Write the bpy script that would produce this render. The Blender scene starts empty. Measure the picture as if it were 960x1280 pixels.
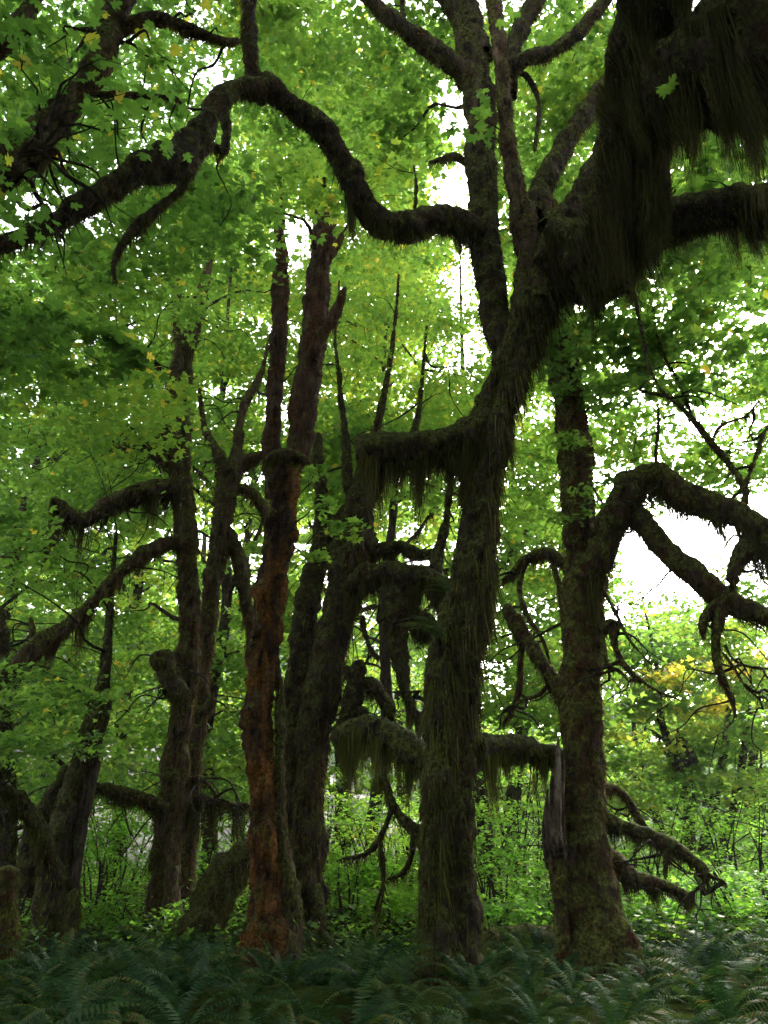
import bpy, math, random
import numpy as np
from mathutils import Vector, Matrix

# ------------------------------------------------------------------ camera, sky, sun, exposure
scene = bpy.context.scene
CAM_H, PITCH, F = 1.5, math.radians(22.0), 1024.0
cam_d = bpy.data.cameras.new('camera')
cam_d.sensor_fit = 'VERTICAL'
cam_d.sensor_height = 24.0
cam_d.lens = 24.0 * F / 1280.0
cam_d.clip_start = 0.05
cam_d.clip_end = 2000
cam = bpy.data.objects.new('camera', cam_d)
scene.collection.objects.link(cam)
cam.location = (0, 0, CAM_H)
cam.rotation_euler = (math.pi / 2 + PITCH, 0, 0)
scene.camera = cam

SUN_EL, SUN_AZ = math.radians(34), math.radians(23)      # azimuth measured from +Y (ahead) towards +X
world = bpy.data.worlds.new('World')
scene.world = world
world.use_nodes = True
wn, wl = world.node_tree.nodes, world.node_tree.links
bg = wn['Background']
sky_t = wn.new('ShaderNodeTexSky')
sky_t.sky_type = 'NISHITA'
sky_t.sun_disc = False
sky_t.sun_elevation = SUN_EL
sky_t.sun_rotation = SUN_AZ
sky_t.air_density = 1.0
sky_t.dust_density = 3.0
hs = wn.new('ShaderNodeHueSaturation')                    # overcast: the blue washes out to white
hs.inputs['Saturation'].default_value = 0.22
wl.new(sky_t.outputs[0], hs.inputs['Color'])
wl.new(hs.outputs[0], bg.inputs['Color'])
bg.inputs['Strength'].default_value = 0.15
sun_d = bpy.data.lights.new('sun', 'SUN')
sun_d.energy = 1.5
sun_d.angle = math.radians(14)
sun_d.color = (1.0, 0.95, 0.86)
sun = bpy.data.objects.new('sun', sun_d)
scene.collection.objects.link(sun)
sd = Vector((math.sin(SUN_AZ) * math.cos(SUN_EL), math.cos(SUN_AZ) * math.cos(SUN_EL), math.sin(SUN_EL)))
sun.rotation_euler = sd.to_track_quat('Z', 'Y').to_euler()
sun.location = sd * 60
vs = scene.view_settings
vs.view_transform = 'Standard'
vs.look = 'None'
vs.gamma = 1.0
vs.use_curve_mapping = False
vs.exposure = 2.65
scene.cycles.max_bounces = 7
scene.cycles.diffuse_bounces = 4
scene.cycles.transmission_bounces = 4
scene.cycles.glossy_bounces = 1

rng = np.random.default_rng(11)
random.seed(5)
COL = scene.collection
UPZ = np.array([0, 0, 1.0])

# ------------------------------------------------------------------ helpers
cp, sp = math.cos(PITCH), math.sin(PITCH)


def ydir(py):
    return cp - sp * (640 - py) / F


def P(px, py, Y):
    """point seen at photo pixel (px, py) standing at distance Y ahead"""
    u = (640 - py) / F
    t = Y / (cp - sp * u)
    return np.array([(px - 480) / F * t, Y, CAM_H + t * (sp + cp * u)])


def gx(px, Y, py=1100):
    return (px - 480) / F * Y / ydir(py)


def proj(p):
    """world -> photo pixel"""
    d = np.atleast_2d(p) - np.array([0, 0, CAM_H])
    f = d[:, 1] * cp + d[:, 2] * sp
    u = -d[:, 1] * sp + d[:, 2] * cp
    f = np.where(f < 0.1, 0.1, f)
    return 480 + F * d[:, 0] / f, 640 - F * u / f


def _h(i, j, k):
    n = (i * 374761393 + j * 668265263 + k * 1274126177) & 0xffffffff
    n = ((n ^ (n >> 13)) * 1103515245) & 0xffffffff
    n = ((n ^ (n >> 16)) * 2654435761) & 0xffffffff
    return ((n >> 8) & 0xffff) / 32767.5 - 1.0


def vnoise(p):
    p = np.asarray(p, float)
    f = np.floor(p)
    q = p - f
    q = q * q * (3 - 2 * q)
    i = f.astype(np.int64)
    r = 0
    for a in (0, 1):
        for b in (0, 1):
            for c in (0, 1):
                w = (q[..., 0] if a else 1 - q[..., 0]) * (q[..., 1] if b else 1 - q[..., 1]) * (q[..., 2] if c else 1 - q[..., 2])
                r = r + w * _h(i[..., 0] + a, i[..., 1] + b, i[..., 2] + c)
    return r


def fbm(p, o=3):
    p = np.asarray(p, float)
    r, a = 0, 1.0
    for k in range(o):
        r = r + a * vnoise(p * 2.03 ** k + 17.3 * k)
        a *= 0.5
    return r / 1.75


def mesh(name, verts, faces, mat, tint=None, smooth=False):
    """faces: list of int arrays (k, n)"""
    m = bpy.data.meshes.new(name)
    verts = np.asarray(verts, np.float32)
    m.vertices.add(len(verts))
    m.vertices.foreach_set('co', verts.ravel())
    loops, starts, at = [], [], 0
    for f in faces:
        if len(f) == 0:
            continue
        f = np.asarray(f, np.int32)
        loops.append(f.ravel())
        starts.append(at + np.arange(len(f), dtype=np.int32) * f.shape[1])
        at += f.size
    loops = np.concatenate(loops)
    starts = np.concatenate(starts)
    m.loops.add(len(loops))
    m.loops.foreach_set('vertex_index', loops)
    m.polygons.add(len(starts))
    m.polygons.foreach_set('loop_start', starts)
    m.polygons.foreach_set('use_smooth', np.full(len(starts), smooth))
    if tint is not None:
        a = m.attributes.new('tint', 'FLOAT', 'POINT')
        a.data.foreach_set('value', np.asarray(tint, np.float32))
    m.materials.append(mat)
    m.update(calc_edges=True)
    return m


def link(name, data, parent=None, loc=None, **props):
    o = bpy.data.objects.new(name, data)
    COL.objects.link(o)
    if parent is not None:
        o.parent = parent
    if loc is not None:
        o.location = loc
    for k, v in props.items():
        o[k] = v
    return o


def thing(name, label, cat, loc, group=None):
    o = link(name, None, None, loc, label=label, category=cat)
    o.empty_display_size = 0.2
    if group:
        o['group'] = group
    return o


# ------------------------------------------------------------------ materials
def nodes(name):
    m = bpy.data.materials.new(name)
    m.use_nodes = True
    nt = m.node_tree
    nt.nodes.clear()
    out = nt.nodes.new('ShaderNodeOutputMaterial')

    def N(t, **kw):
        n = nt.nodes.new('ShaderNode' + t)
        for k, v in kw.items():
            if k in n.inputs:
                n.inputs[k].default_value = v
            else:
                setattr(n, k, v)
        return n
    return m, nt, out, N, nt.links.new


def ramp(N, stops):
    r = N('ValToRGB')
    e = r.color_ramp.elements
    while len(e) < len(stops):
        e.new(0.5)
    for el, (p, c) in zip(e, stops):
        el.position = p
        el.color = (*c, 1) if len(c) == 3 else c
    return r


def mat_bark(name, bark, rust, moss, rust_at=0.5, moss_at=0.55, pale=(0.2, 0.17, 0.14), pale_at=0.8, soft=0.08):
    """streaked bark with patches of rusty and of green moss; the green gathers on upward faces"""
    m, nt, out, N, L = nodes(name)
    geo = N('NewGeometry')
    mp = N('Mapping')
    mp.inputs['Scale'].default_value = (1, 1, 0.22)
    L(geo.outputs['Position'], mp.inputs['Vector'])
    streak = N('TexNoise', Scale=9.0, Detail=6.0, Roughness=0.7)
    L(mp.outputs[0], streak.inputs['Vector'])
    patch = N('TexNoise', Scale=2.0, Detail=4.0, Roughness=0.6)
    mp2 = N('Mapping')
    mp2.inputs['Scale'].default_value = (1.4, 1.4, 0.5)
    L(geo.outputs['Position'], mp2.inputs['Vector'])
    L(mp2.outputs[0], patch.inputs['Vector'])
    fine = N('TexNoise', Scale=19.0, Detail=5.0, Roughness=0.75)
    L(geo.outputs['Position'], fine.inputs['Vector'])
    mid = N('TexNoise', Scale=5.0, Detail=4.0, Roughness=0.6)
    L(geo.outputs['Position'], mid.inputs['Vector'])
    dark = tuple(c * 0.4 for c in bark)
    base = ramp(N, [(0.38, tuple(c * 0.12 for c in bark)), (0.48, tuple(c * 0.6 for c in bark)), (0.56, bark), (0.68, tuple(min(1, c * 2.1) for c in bark))])
    L(streak.outputs[0], base.inputs[0])
    pl = N('MapRange')
    pl.inputs[1].default_value, pl.inputs[2].default_value = pale_at - 0.05, pale_at + 0.05
    L(streak.outputs[0], pl.inputs[0])
    mixp = N('MixRGB')
    L(pl.outputs[0], mixp.inputs[0])
    L(base.outputs[0], mixp.inputs[1])
    mixp.inputs[2].default_value = (*pale, 1)
    # rust moss
    rr = ramp(N, [(0.38, tuple(c * 0.14 for c in rust)), (0.5, tuple(c * 0.6 for c in rust)), (0.6, rust), (0.72, tuple(min(1, c * 1.7) for c in rust))])
    L(fine.outputs[0], rr.inputs[0])
    rm = N('MapRange')
    rm.inputs[1].default_value, rm.inputs[2].default_value = rust_at - soft, rust_at + soft
    L(patch.outputs[0], rm.inputs[0])
    mix1 = N('MixRGB')
    L(rm.outputs[0], mix1.inputs[0])
    L(mixp.outputs[0], mix1.inputs[1])
    L(rr.outputs[0], mix1.inputs[2])
    # green moss
    gr = ramp(N, [(0.38, tuple(c * 0.16 for c in moss)), (0.5, tuple(c * 0.7 for c in moss)), (0.58, tuple(c * 1.25 for c in moss)), (0.70, (moss[0] * 2.4, moss[1] * 2.1, moss[2] * 1.5))])
    L(fine.outputs[0], gr.inputs[0])
    sep = N('SeparateXYZ')
    L(geo.outputs['Normal'], sep.inputs[0])
    ad = N('Math', operation='MULTIPLY_ADD')
    L(sep.outputs[2], ad.inputs[0])
    ad.inputs[1].default_value = 0.22
    L(mid.outputs[0], ad.inputs[2])
    ad2 = N('Math', operation='MULTIPLY_ADD')            # a little more moss on the side towards the open ground
    L(sep.outputs[0], ad2.inputs[0])
    ad2.inputs[1].default_value = -0.06
    L(ad.outputs[0], ad2.inputs[2])
    gm = N('MapRange')
    gm.inputs[1].default_value, gm.inputs[2].default_value = moss_at - 0.06, moss_at + 0.08
    L(ad2.outputs[0], gm.inputs[0])
    mix2 = N('MixRGB')
    L(gm.outputs[0], mix2.inputs[0])
    L(mix1.outputs[0], mix2.inputs[1])
    L(gr.outputs[0], mix2.inputs[2])
    b = N('BsdfPrincipled', Roughness=0.95)
    b.inputs['Specular IOR Level'].default_value = 0.15
    L(mix2.outputs[0], b.inputs['Base Color'])
    hsum = N('Math', operation='MULTIPLY_ADD')
    L(fine.outputs[0], hsum.inputs[0])
    hsum.inputs[1].default_value = 0.45
    L(streak.outputs[0], hsum.inputs[2])
    bp = N('Bump', Strength=1.0, Distance=0.13)
    L(hsum.outputs[0], bp.inputs['Height'])
    L(bp.outputs[0], b.inputs['Normal'])
    L(b.outputs[0], out.inputs[0])
    return m


def mat_strand(name, a, b_, c, trans=0.35):
    """moss strands: colour from each strand's own tint"""
    m, nt, out, N, L = nodes(name)
    at = N('Attribute', attribute_name='tint')
    r = ramp(N, [(0.0, a), (0.55, b_), (1.0, c)])
    L(at.outputs['Fac'], r.inputs[0])
    d = N('BsdfDiffuse')
    t = N('BsdfTranslucent')
    L(r.outputs[0], d.inputs[0])
    L(r.outputs[0], t.inputs[0])
    mx = N('MixShader')
    mx.inputs[0].default_value = trans
    L(d.outputs[0], mx.inputs[1])
    L(t.outputs[0], mx.inputs[2])
    L(mx.outputs[0], out.inputs[0])
    return m


def mat_leaf(name, stops, tr=(2.8, 2.7, 1.5), trans=0.62, gloss=0.025, rough=0.4):
    m, nt, out, N, L = nodes(name)
    at = N('Attribute', attribute_name='tint')
    r = ramp(N, stops)
    geo = N('NewGeometry')
    nz = N('TexNoise', Scale=14.0, Detail=2.0)
    L(geo.outputs['Position'], nz.inputs['Vector'])
    sm = N('Math', operation='MULTIPLY_ADD')
    L(nz.outputs[0], sm.inputs[0])
    sm.inputs[1].default_value = 0.16
    L(at.outputs['Fac'], sm.inputs[2])
    sb = N('Math', operation='SUBTRACT')
    L(sm.outputs[0], sb.inputs[0])
    sb.inputs[1].default_value = 0.08
    L(sb.outputs[0], r.inputs[0])
    d = N('BsdfDiffuse')
    L(r.outputs[0], d.inputs[0])
    tc = N('MixRGB', blend_type='MULTIPLY')
    tc.inputs[0].default_value = 1
    tc.inputs[2].default_value = (*tr, 1)
    L(r.outputs[0], tc.inputs[1])
    t = N('BsdfTranslucent')
    L(tc.outputs[0], t.inputs[0])
    mx = N('MixShader')
    mx.inputs[0].default_value = trans
    L(d.outputs[0], mx.inputs[1])
    L(t.outputs[0], mx.inputs[2])
    g = N('BsdfGlossy', Roughness=rough)
    g.inputs[0].default_value = (1, 1, 1, 1)
    mg = N('MixShader')
    mg.inputs[0].default_value = gloss
    L(mx.outputs[0], mg.inputs[1])
    L(g.outputs[0], mg.inputs[2])
    L(mg.outputs[0], out.inputs[0])
    return m


MAPLE = [(0.0, (0.030, 0.075, 0.018)), (0.4, (0.062, 0.133, 0.028)), (0.72, (0.110, 0.188, 0.038)), (0.90, (0.20, 0.22, 0.03)), (1.0, (0.36, 0.26, 0.06))]
M_leaf = mat_leaf('maple_leaf', MAPLE)
M_shrub = mat_leaf('shrub_leaf', [(0.0, (0.07, 0.15, 0.025)), (0.5, (0.14, 0.26, 0.035)), (0.85, (0.21, 0.31, 0.045)), (1.0, (0.36, 0.28, 0.05))], trans=0.6, tr=(2.6, 2.9, 2.0))  # leaf colour raised in place of daylight reaching the understory
M_far = mat_leaf('far_wood_leaf', [(0.0, (0.05, 0.10, 0.025)), (0.5, (0.10, 0.18, 0.035)), (1.0, (0.19, 0.26, 0.06))], trans=0.6)
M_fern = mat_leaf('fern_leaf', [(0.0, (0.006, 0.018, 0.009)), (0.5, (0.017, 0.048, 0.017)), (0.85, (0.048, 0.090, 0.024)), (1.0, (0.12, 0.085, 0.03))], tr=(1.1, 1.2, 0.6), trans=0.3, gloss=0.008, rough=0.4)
M_herb = mat_leaf('herb_leaf', [(0.0, (0.04, 0.09, 0.015)), (0.6, (0.09, 0.18, 0.025)), (1.0, (0.17, 0.21, 0.03))], trans=0.5)
B_dark = mat_bark('dark_mossy_bark', (0.050, 0.034, 0.024), (0.085, 0.042, 0.016), (0.080, 0.088, 0.019), 0.60, 0.51)
B_right = mat_bark('russet_and_green_bark', (0.065, 0.036, 0.024), (0.130, 0.050, 0.018), (0.120, 0.128, 0.024), 0.54, 0.50)
B_rust = mat_bark('rust_moss_bark', (0.030, 0.016, 0.011), (0.270, 0.108, 0.016), (0.090, 0.085, 0.016), 0.52, 0.62, soft=0.09)
B_russet = mat_bark('russet_brown_bark', (0.085, 0.045, 0.030), (0.14, 0.05, 0.015), (0.080, 0.080, 0.018), 0.58, 0.62, soft=0.12)
B_brown = mat_bark('brown_mossy_bark', (0.100, 0.064, 0.044), (0.110, 0.052, 0.020), (0.100, 0.106, 0.022), 0.57, 0.51)
B_far = mat_bark('far_bark', (0.060, 0.044, 0.032), (0.100, 0.055, 0.025), (0.060, 0.070, 0.020), 0.60, 0.60)
B_snag = mat_bark('bleached_snag_wood', (0.16, 0.11, 0.085), (0.16, 0.07, 0.04), (0.09, 0.09, 0.03), 0.66, 0.80, (0.30, 0.24, 0.20), 0.60)
S_dark = mat_strand('dark_hanging_moss', (0.022, 0.019, 0.009), (0.082, 0.077, 0.022), (0.22, 0.20, 0.042))
S_green = mat_strand('green_hanging_moss', (0.035, 0.036, 0.010), (0.095, 0.100, 0.020), (0.21, 0.22, 0.045))
S_rust = mat_strand('rust_hanging_moss', (0.04, 0.018, 0.006), (0.20, 0.082, 0.014), (0.28, 0.17, 0.03))
S_brown = mat_strand('brown_hanging_moss', (0.045, 0.028, 0.015), (0.110, 0.078, 0.028), (0.19, 0.18, 0.040))
M_twig = mat_bark('twig_bark', (0.055, 0.040, 0.028), (0.09, 0.05, 0.02), (0.06, 0.06, 0.02), 0.62, 0.66)


# ------------------------------------------------------------------ tubes (trunks, limbs, twigs)
def smooth_path(pts, rad, step):
    pts, rad = np.asarray(pts, float), np.asarray(rad, float)
    if len(pts) == 2:
        pts = np.array([pts[0], pts.mean(0), pts[1]])
        rad = np.array([rad[0], rad.mean(), rad[1]])
    d = np.r_[0, np.cumsum(np.linalg.norm(np.diff(pts, axis=0), axis=1))]
    n = max(4, int(d[-1] / step) + 1)
    s = np.linspace(0, d[-1], n)
    tan = np.gradient(pts, d, axis=0)
    k = np.clip(np.searchsorted(d, s, 'right') - 1, 0, len(d) - 2)
    h = d[k + 1] - d[k]
    u = ((s - d[k]) / h)[:, None]
    h = h[:, None]
    a, b, ta, tb = pts[k], pts[k + 1], tan[k], tan[k + 1]
    c = (2 * u ** 3 - 3 * u ** 2 + 1) * a + (u ** 3 - 2 * u ** 2 + u) * h * ta + (-2 * u ** 3 + 3 * u ** 2) * b + (u ** 3 - u ** 2) * h * tb
    return c, np.interp(s, d, rad), s


class Tube:
    def __init__(self, pts, rad, sides=12, flute=0.1, lump=0.12, seed=0.0, step=None, flare=0.0, wobble=0.0, cap=0.35, shag=0.0):
        rad = np.asarray(rad, float)
        c, r, s = smooth_path(pts, rad, step or max(0.05, 0.45 * rad.mean()))
        if wobble:
            q = np.c_[s * 0.9, np.zeros(len(s)), np.full(len(s), seed)]
            wz = wobble * np.sin(np.pi * np.clip(s / s[-1], 0, 1)) [:, None]
            c = c + wz * np.c_[vnoise(q), vnoise(q + 31), 0.6 * vnoise(q + 57)]
        T = np.gradient(c, axis=0)
        T /= np.linalg.norm(T, axis=1)[:, None] + 1e-9
        n = len(c)
        U = np.zeros((n, 3))
        ref = np.array([0.0, -1, 0]) if abs(T[0, 1]) < 0.9 else np.array([1.0, 0, 0])
        u = ref - T[0] * ref.dot(T[0])
        for i in range(n):
            u = u - T[i] * u.dot(T[i])
            u /= np.linalg.norm(u) + 1e-9
            U[i] = u
        V = np.cross(T, U)
        th = np.linspace(0, 2 * np.pi, sides, endpoint=False)
        D = np.cos(th)[None, :, None] * U[:, None] + np.sin(th)[None, :, None] * V[:, None]
        R = np.repeat(r[:, None], sides, 1)
        sc = 1.0 / max(0.15, r.mean())
        ang = np.stack([np.cos(th)[None, :] * 1.6 + 0 * s[:, None], np.sin(th)[None, :] * 1.6 + 0 * s[:, None], s[:, None] * 0.32 * sc * 0.4 + 0 * th[None, :] + seed], -1)
        R = R * (1 + flute * fbm(ang + seed, 3) * 1.3)
        pos = c[:, None] + D * R[..., None]
        R = R * (1 + lump * (fbm(pos * 2.6 + seed, 3) * 1.3) + 0.45 * lump * vnoise(pos * 9.0 + seed))
        if shag:
            pos = c[:, None] + D * R[..., None]
            e_ = shag * (0.6 + 0.4 * min(1.0, r.mean() / 0.2))
            R = R + np.minimum(0.35 * R, e_ * (np.clip(fbm(pos * np.array([4.2, 4.2, 3.0]) + seed, 3) + 0.12, 0, 1) * 1.5 + 0.30 * vnoise(pos * 14 + seed) + 0.16 * vnoise(pos * 27)))
        if flare:
            hgt = s[:, None]
            lob = 0.55 + 0.75 * np.clip(fbm(np.stack([np.cos(th) * 2.0, np.sin(th) * 2.0, 0 * th + seed + 7], -1), 2)[None, :] + 0.25, 0, 1.2)
            R = R * (1 + 1.5 * flare * lob * np.exp(-hgt / 0.6))
        if cap and cap > 0:
            e = np.clip((s[-1] - s) / max(1e-6, cap * r[-1]), 0, 1)
            R = R * np.sqrt(np.clip(1 - (1 - e) ** 2, 0.0, 1))[:, None] + 0.002
        self.c, self.r, self.s, self.T, self.D, self.R = c, r, s, T, D, R
        self.S = c[:, None] + D * R[..., None]
        self.sides = sides

    def geo(self, base=0):
        n, m = self.S.shape[:2]
        i = np.arange(n - 1)[:, None] * m
        j = np.arange(m)[None, :]
        k = (np.arange(m) + 1)[None, :] % m
        q = np.stack([i + j, i + k, i + m + k, i + m + j], -1).reshape(-1, 4) + base
        end = np.arange(m, dtype=int)[None, :] + base + (n - 1) * m
        return self.S.reshape(-1, 3), q, end

    def area(self):
        return float((2 * np.pi * self.r[:-1] * np.diff(self.s)).sum())


def tubes_mesh(name, tubes, mat, org, smooth=True):
    vs_, qs, es, b = [], [], {}, 0
    for t in tubes:
        v, q, e = t.geo(b)
        vs_.append(v)
        qs.append(q)
        es.setdefault(e.shape[1], []).append(e)
        b += len(v)
    faces = [np.concatenate(qs)] + [np.concatenate(e) for e in es.values()]
    return mesh(name, np.concatenate(vs_) - org, faces, mat, smooth=smooth)


# ------------------------------------------------------------------ moss strands
def ribbons(p0, d_path, w, tint):
    """p0 (n,3) roots; d_path (n,k,3) offsets of the following points; w (n,) root width"""
    n, k = d_path.shape[:2]
    pts = np.concatenate([p0[:, None], p0[:, None] + d_path], 1)          # n,k+1,3
    a = rng.uniform(0, np.pi, n)
    side = np.c_[np.cos(a), np.sin(a), 0 * a] * (w / 2)[:, None]
    prof = np.linspace(1, 0.35, k)
    L = pts[:, :k] - side[:, None] * prof[None, :, None]
    R = pts[:, :k] + side[:, None] * prof[None, :, None]
    tip = pts[:, k]
    V = np.concatenate([np.stack([L, R], 2).reshape(n, 2 * k, 3), tip[:, None]], 1)
    m = 2 * k + 1
    b = np.arange(n)[:, None] * m
    quads = [np.concatenate([b + 2 * i, b + 2 * i + 1, b + 2 * i + 3, b + 2 * i + 2], 1) for i in range(k - 1)]
    tris = np.concatenate([b + 2 * k - 2, b + 2 * k - 1, b + 2 * k], 1)
    return V.reshape(-1, 3), (np.concatenate(quads) if quads else np.zeros((0, 4), int)), tris, np.repeat(tint, m)


class Strands:
    def __init__(self):
        self.v, self.q, self.t, self.c, self.b = [], [], [], [], 0

    def add(self, r):
        v, q, t, c = r
        self.v.append(v)
        if len(q):
            self.q.append(q + self.b)
        self.t.append(t + self.b)
        self.c.append(c)
        self.b += len(v)

    def build(self, name, mat, org):
        f = ([np.concatenate(self.q)] if self.q else []) + [np.concatenate(self.t)]
        return mesh(name, np.concatenate(self.v) - org, f, mat, tint=np.concatenate(self.c))


def fuzz(st, tube, dens, length, width, droop=0.7, clump=2.2):
    n = int(tube.area() * dens)
    if n < 3:
        return
    w = tube.r[:-1]
    i = rng.choice(len(w), n, p=w / w.sum())
    j = rng.integers(0, tube.sides, n)
    j2 = (j + 1) % tube.sides
    a, b = rng.random((n, 1)), rng.random((n, 1))
    S = tube.S
    p = (S[i, j] * (1 - b) + S[i, j2] * b) * (1 - a) + (S[i + 1, j] * (1 - b) + S[i + 1, j2] * b) * a
    keep = fbm(p * clump + 5, 2) > rng.uniform(-0.9, 0.35, n)
    p, nr = p[keep], tube.D[i, j][keep]
    n = len(p)
    ln = length * rng.uniform(0.35, 1.3, n)[:, None]
    d = nr * rng.uniform(0.25, 0.8, (n, 1)) + rng.normal(0, 0.25, (n, 3)) - UPZ * droop * rng.uniform(0.4, 1.1, (n, 1))
    d /= np.linalg.norm(d, axis=1)[:, None]
    d1 = d * ln * 0.5
    d2 = d * ln - UPZ * (ln * 0.3 * droop)
    tint = np.clip(0.45 + 0.35 * fbm(p * 2.0, 2) + 0.25 * nr[:, 2] + rng.normal(0, 0.22, n), 0, 1)
    st.add(ribbons(p - nr * 0.01, d2[:, None], width * rng.uniform(0.7, 1.4, n), tint))


def drape(st, tube, per_m, Lmax, width=0.014, lo=0.0, hi=1.0, tufts=9, tintc=0.35, spread=1.0):
    """curtains of moss hanging from the underside, gathered in pointed tufts"""
    tot = tube.s[-1]
    length = tot * (hi - lo)
    nt_ = max(2, int(length * tufts))
    n = int(length * per_m * 1.35)
    if n < 4:
        return
    ts = rng.uniform(lo, hi, nt_) * tot
    tu = rng.uniform(-1, 1, nt_)
    prof = np.clip(0.62 + 0.75 * vnoise(np.c_[ts * 1.1, 0 * ts + Lmax * 7, 0 * ts + 3.3]), 0.12, 1.25)
    tl = 1.9 * Lmax * prof * rng.uniform(0.12, 1.15, nt_)
    k = rng.integers(0, nt_, n)
    s = np.clip(ts[k] + rng.normal(0, 1, n) * rng.uniform(0.03, 0.13, nt_)[k], 0, tot)
    u = np.clip(tu[k] + rng.normal(0, 0.22, n), -1, 1) * spread
    ci = np.stack([np.interp(s, tube.s, tube.c[:, a]) for a in range(3)], -1)
    Ti = np.stack([np.interp(s, tube.s, tube.T[:, a]) for a in range(3)], -1)
    ri = np.interp(s, tube.s, tube.r)
    side = np.cross(Ti, UPZ)
    side /= np.linalg.norm(side, axis=1)[:, None] + 1e-6
    dn = np.cross(Ti, side)
    dn *= np.sign(-dn[:, 2:3]) + (dn[:, 2:3] == 0)
    p = ci + side * (u * ri)[:, None] * 0.95 + dn * (ri * np.sqrt(np.clip(1 - u * u, 0, 1)) * 0.85)[:, None]
    ln = tl[k] * rng.uniform(0.3, 1.0, n) ** 0.8
    axis = np.stack([np.interp(ts[k], tube.s, tube.c[:, a]) for a in range(3)], -1) + side * (tu[k] * ri)[:, None] * 0.8
    pull = (axis - p) * np.array([1, 1, 0])
    dz = ln[:, None] * UPZ
    j = rng.normal(0, 0.012, (n, 3, 3)) * np.array([1, 1, 0.2])
    d = np.stack([pull * 0.25 - dz * 0.5, pull * 0.8 - dz], 1) + j[:, 1:] * np.array([1.3, 2.2])[None, :, None]
    lean = (rng.normal(0, 0.10, (nt_, 3))[k] + rng.normal(0, 0.05, (n, 3))) * np.array([1, 1, 0]) * ln[:, None]
    d[:, 0] += lean * 0.35
    d[:, 1] += lean
    tint = np.clip(tintc + 0.15 * rng.normal(0, 1, n) + 0.12 * rng.normal(0, 1, nt_)[k], 0, 1)
    st.add(ribbons(p, d, width * rng.uniform(0.6, 1.5, n), tint))


# ------------------------------------------------------------------ leaves
def tpl(outline, center=None, cup=0.18):
    o = np.array(outline, float)
    if center is None:
        v = o
        n = len(o)
        f = np.array([[0, i, i + 1] for i in range(1, n - 1)])
    else:
        v = np.vstack([[center], o])
        n = len(o)
        f = np.array([[0, 1 + i, 1 + (i + 1) % n] for i in range(n)])
    v = np.c_[v, -cup * (v[:, 0] ** 2) * 2 - cup * 0.5 * (v[:, 1] - 0.3) ** 2]
    v[:, 1] -= 0.35
    return v, f


LEAF_BIG = tpl([(0, 0), (.20, -.10), (.46, .10), (.27, .20), (.58, .48), (.40, .56), (.19, .50), (.24, .78), (0, 1), (-.24, .78), (-.19, .50), (-.40, .56), (-.58, .48), (-.27, .20), (-.46, .10), (-.20, -.10)], (0, .32))
LEAF_MID = tpl([(0, 0), (.44, .06), (.56, .56), (.18, .50), (0, 1), (-.18, .50), (-.56, .56), (-.44, .06)])
LEAF_FAR = tpl([(0, -.05), (.46, .42), (0, 1), (-.46, .42)])
LEAF_SMALL = tpl([(0, -.05), (.52, .30), (.20, .46), (0, 1), (-.20, .46), (-.52, .30)])


def leaf_mesh_arrays(pos, size, template, tint, flat=0.42, azim=None, droop=0.1):
    n = len(pos)
    tv, tf = template
    nrm = np.c_[rng.normal(0, flat, n), rng.normal(0, flat, n), np.ones(n)]
    nrm /= np.linalg.norm(nrm, axis=1)[:, None]
    a = rng.uniform(0, 2 * np.pi, n) if azim is None else azim + rng.normal(0, 0.7, n)
    y = np.c_[np.cos(a), np.sin(a), -droop - 0.25 * np.abs(rng.normal(0, 1, n))]
    y -= nrm * (y * nrm).sum(1)[:, None]
    y /= np.linalg.norm(y, axis=1)[:, None]
    x = np.cross(y, nrm)
    v = (tv[None, :, 0:1] * x[:, None] + tv[None, :, 1:2] * y[:, None] + tv[None, :, 2:3] * nrm[:, None]) * np.asarray(size)[:, None, None] + pos[:, None]
    f = (tf[None] + (np.arange(n) * len(tv))[:, None, None]).reshape(-1, 3)
    return v.reshape(-1, 3), f, np.repeat(tint, len(tv))


class Leaves:
    def __init__(self):
        self.v, self.f, self.c, self.b, self.n = [], [], [], 0, 0

    def add(self, v, f, c):
        self.v.append(v)
        self.f.append(f + self.b)
        self.c.append(c)
        self.b += len(v)

    def build(self, name, mat, org):
        return mesh(name, np.concatenate(self.v) - org, [np.concatenate(self.f)], mat, tint=np.concatenate(self.c))


GAPS = []


def in_gap(p):
    x, y = proj(p)
    bad = np.zeros(len(x), bool)
    for gx_, gy_, rx, ry in GAPS:
        bad |= ((x - gx_) / rx) ** 2 + ((y - gy_) / ry) ** 2 < 1
    return bad


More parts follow.
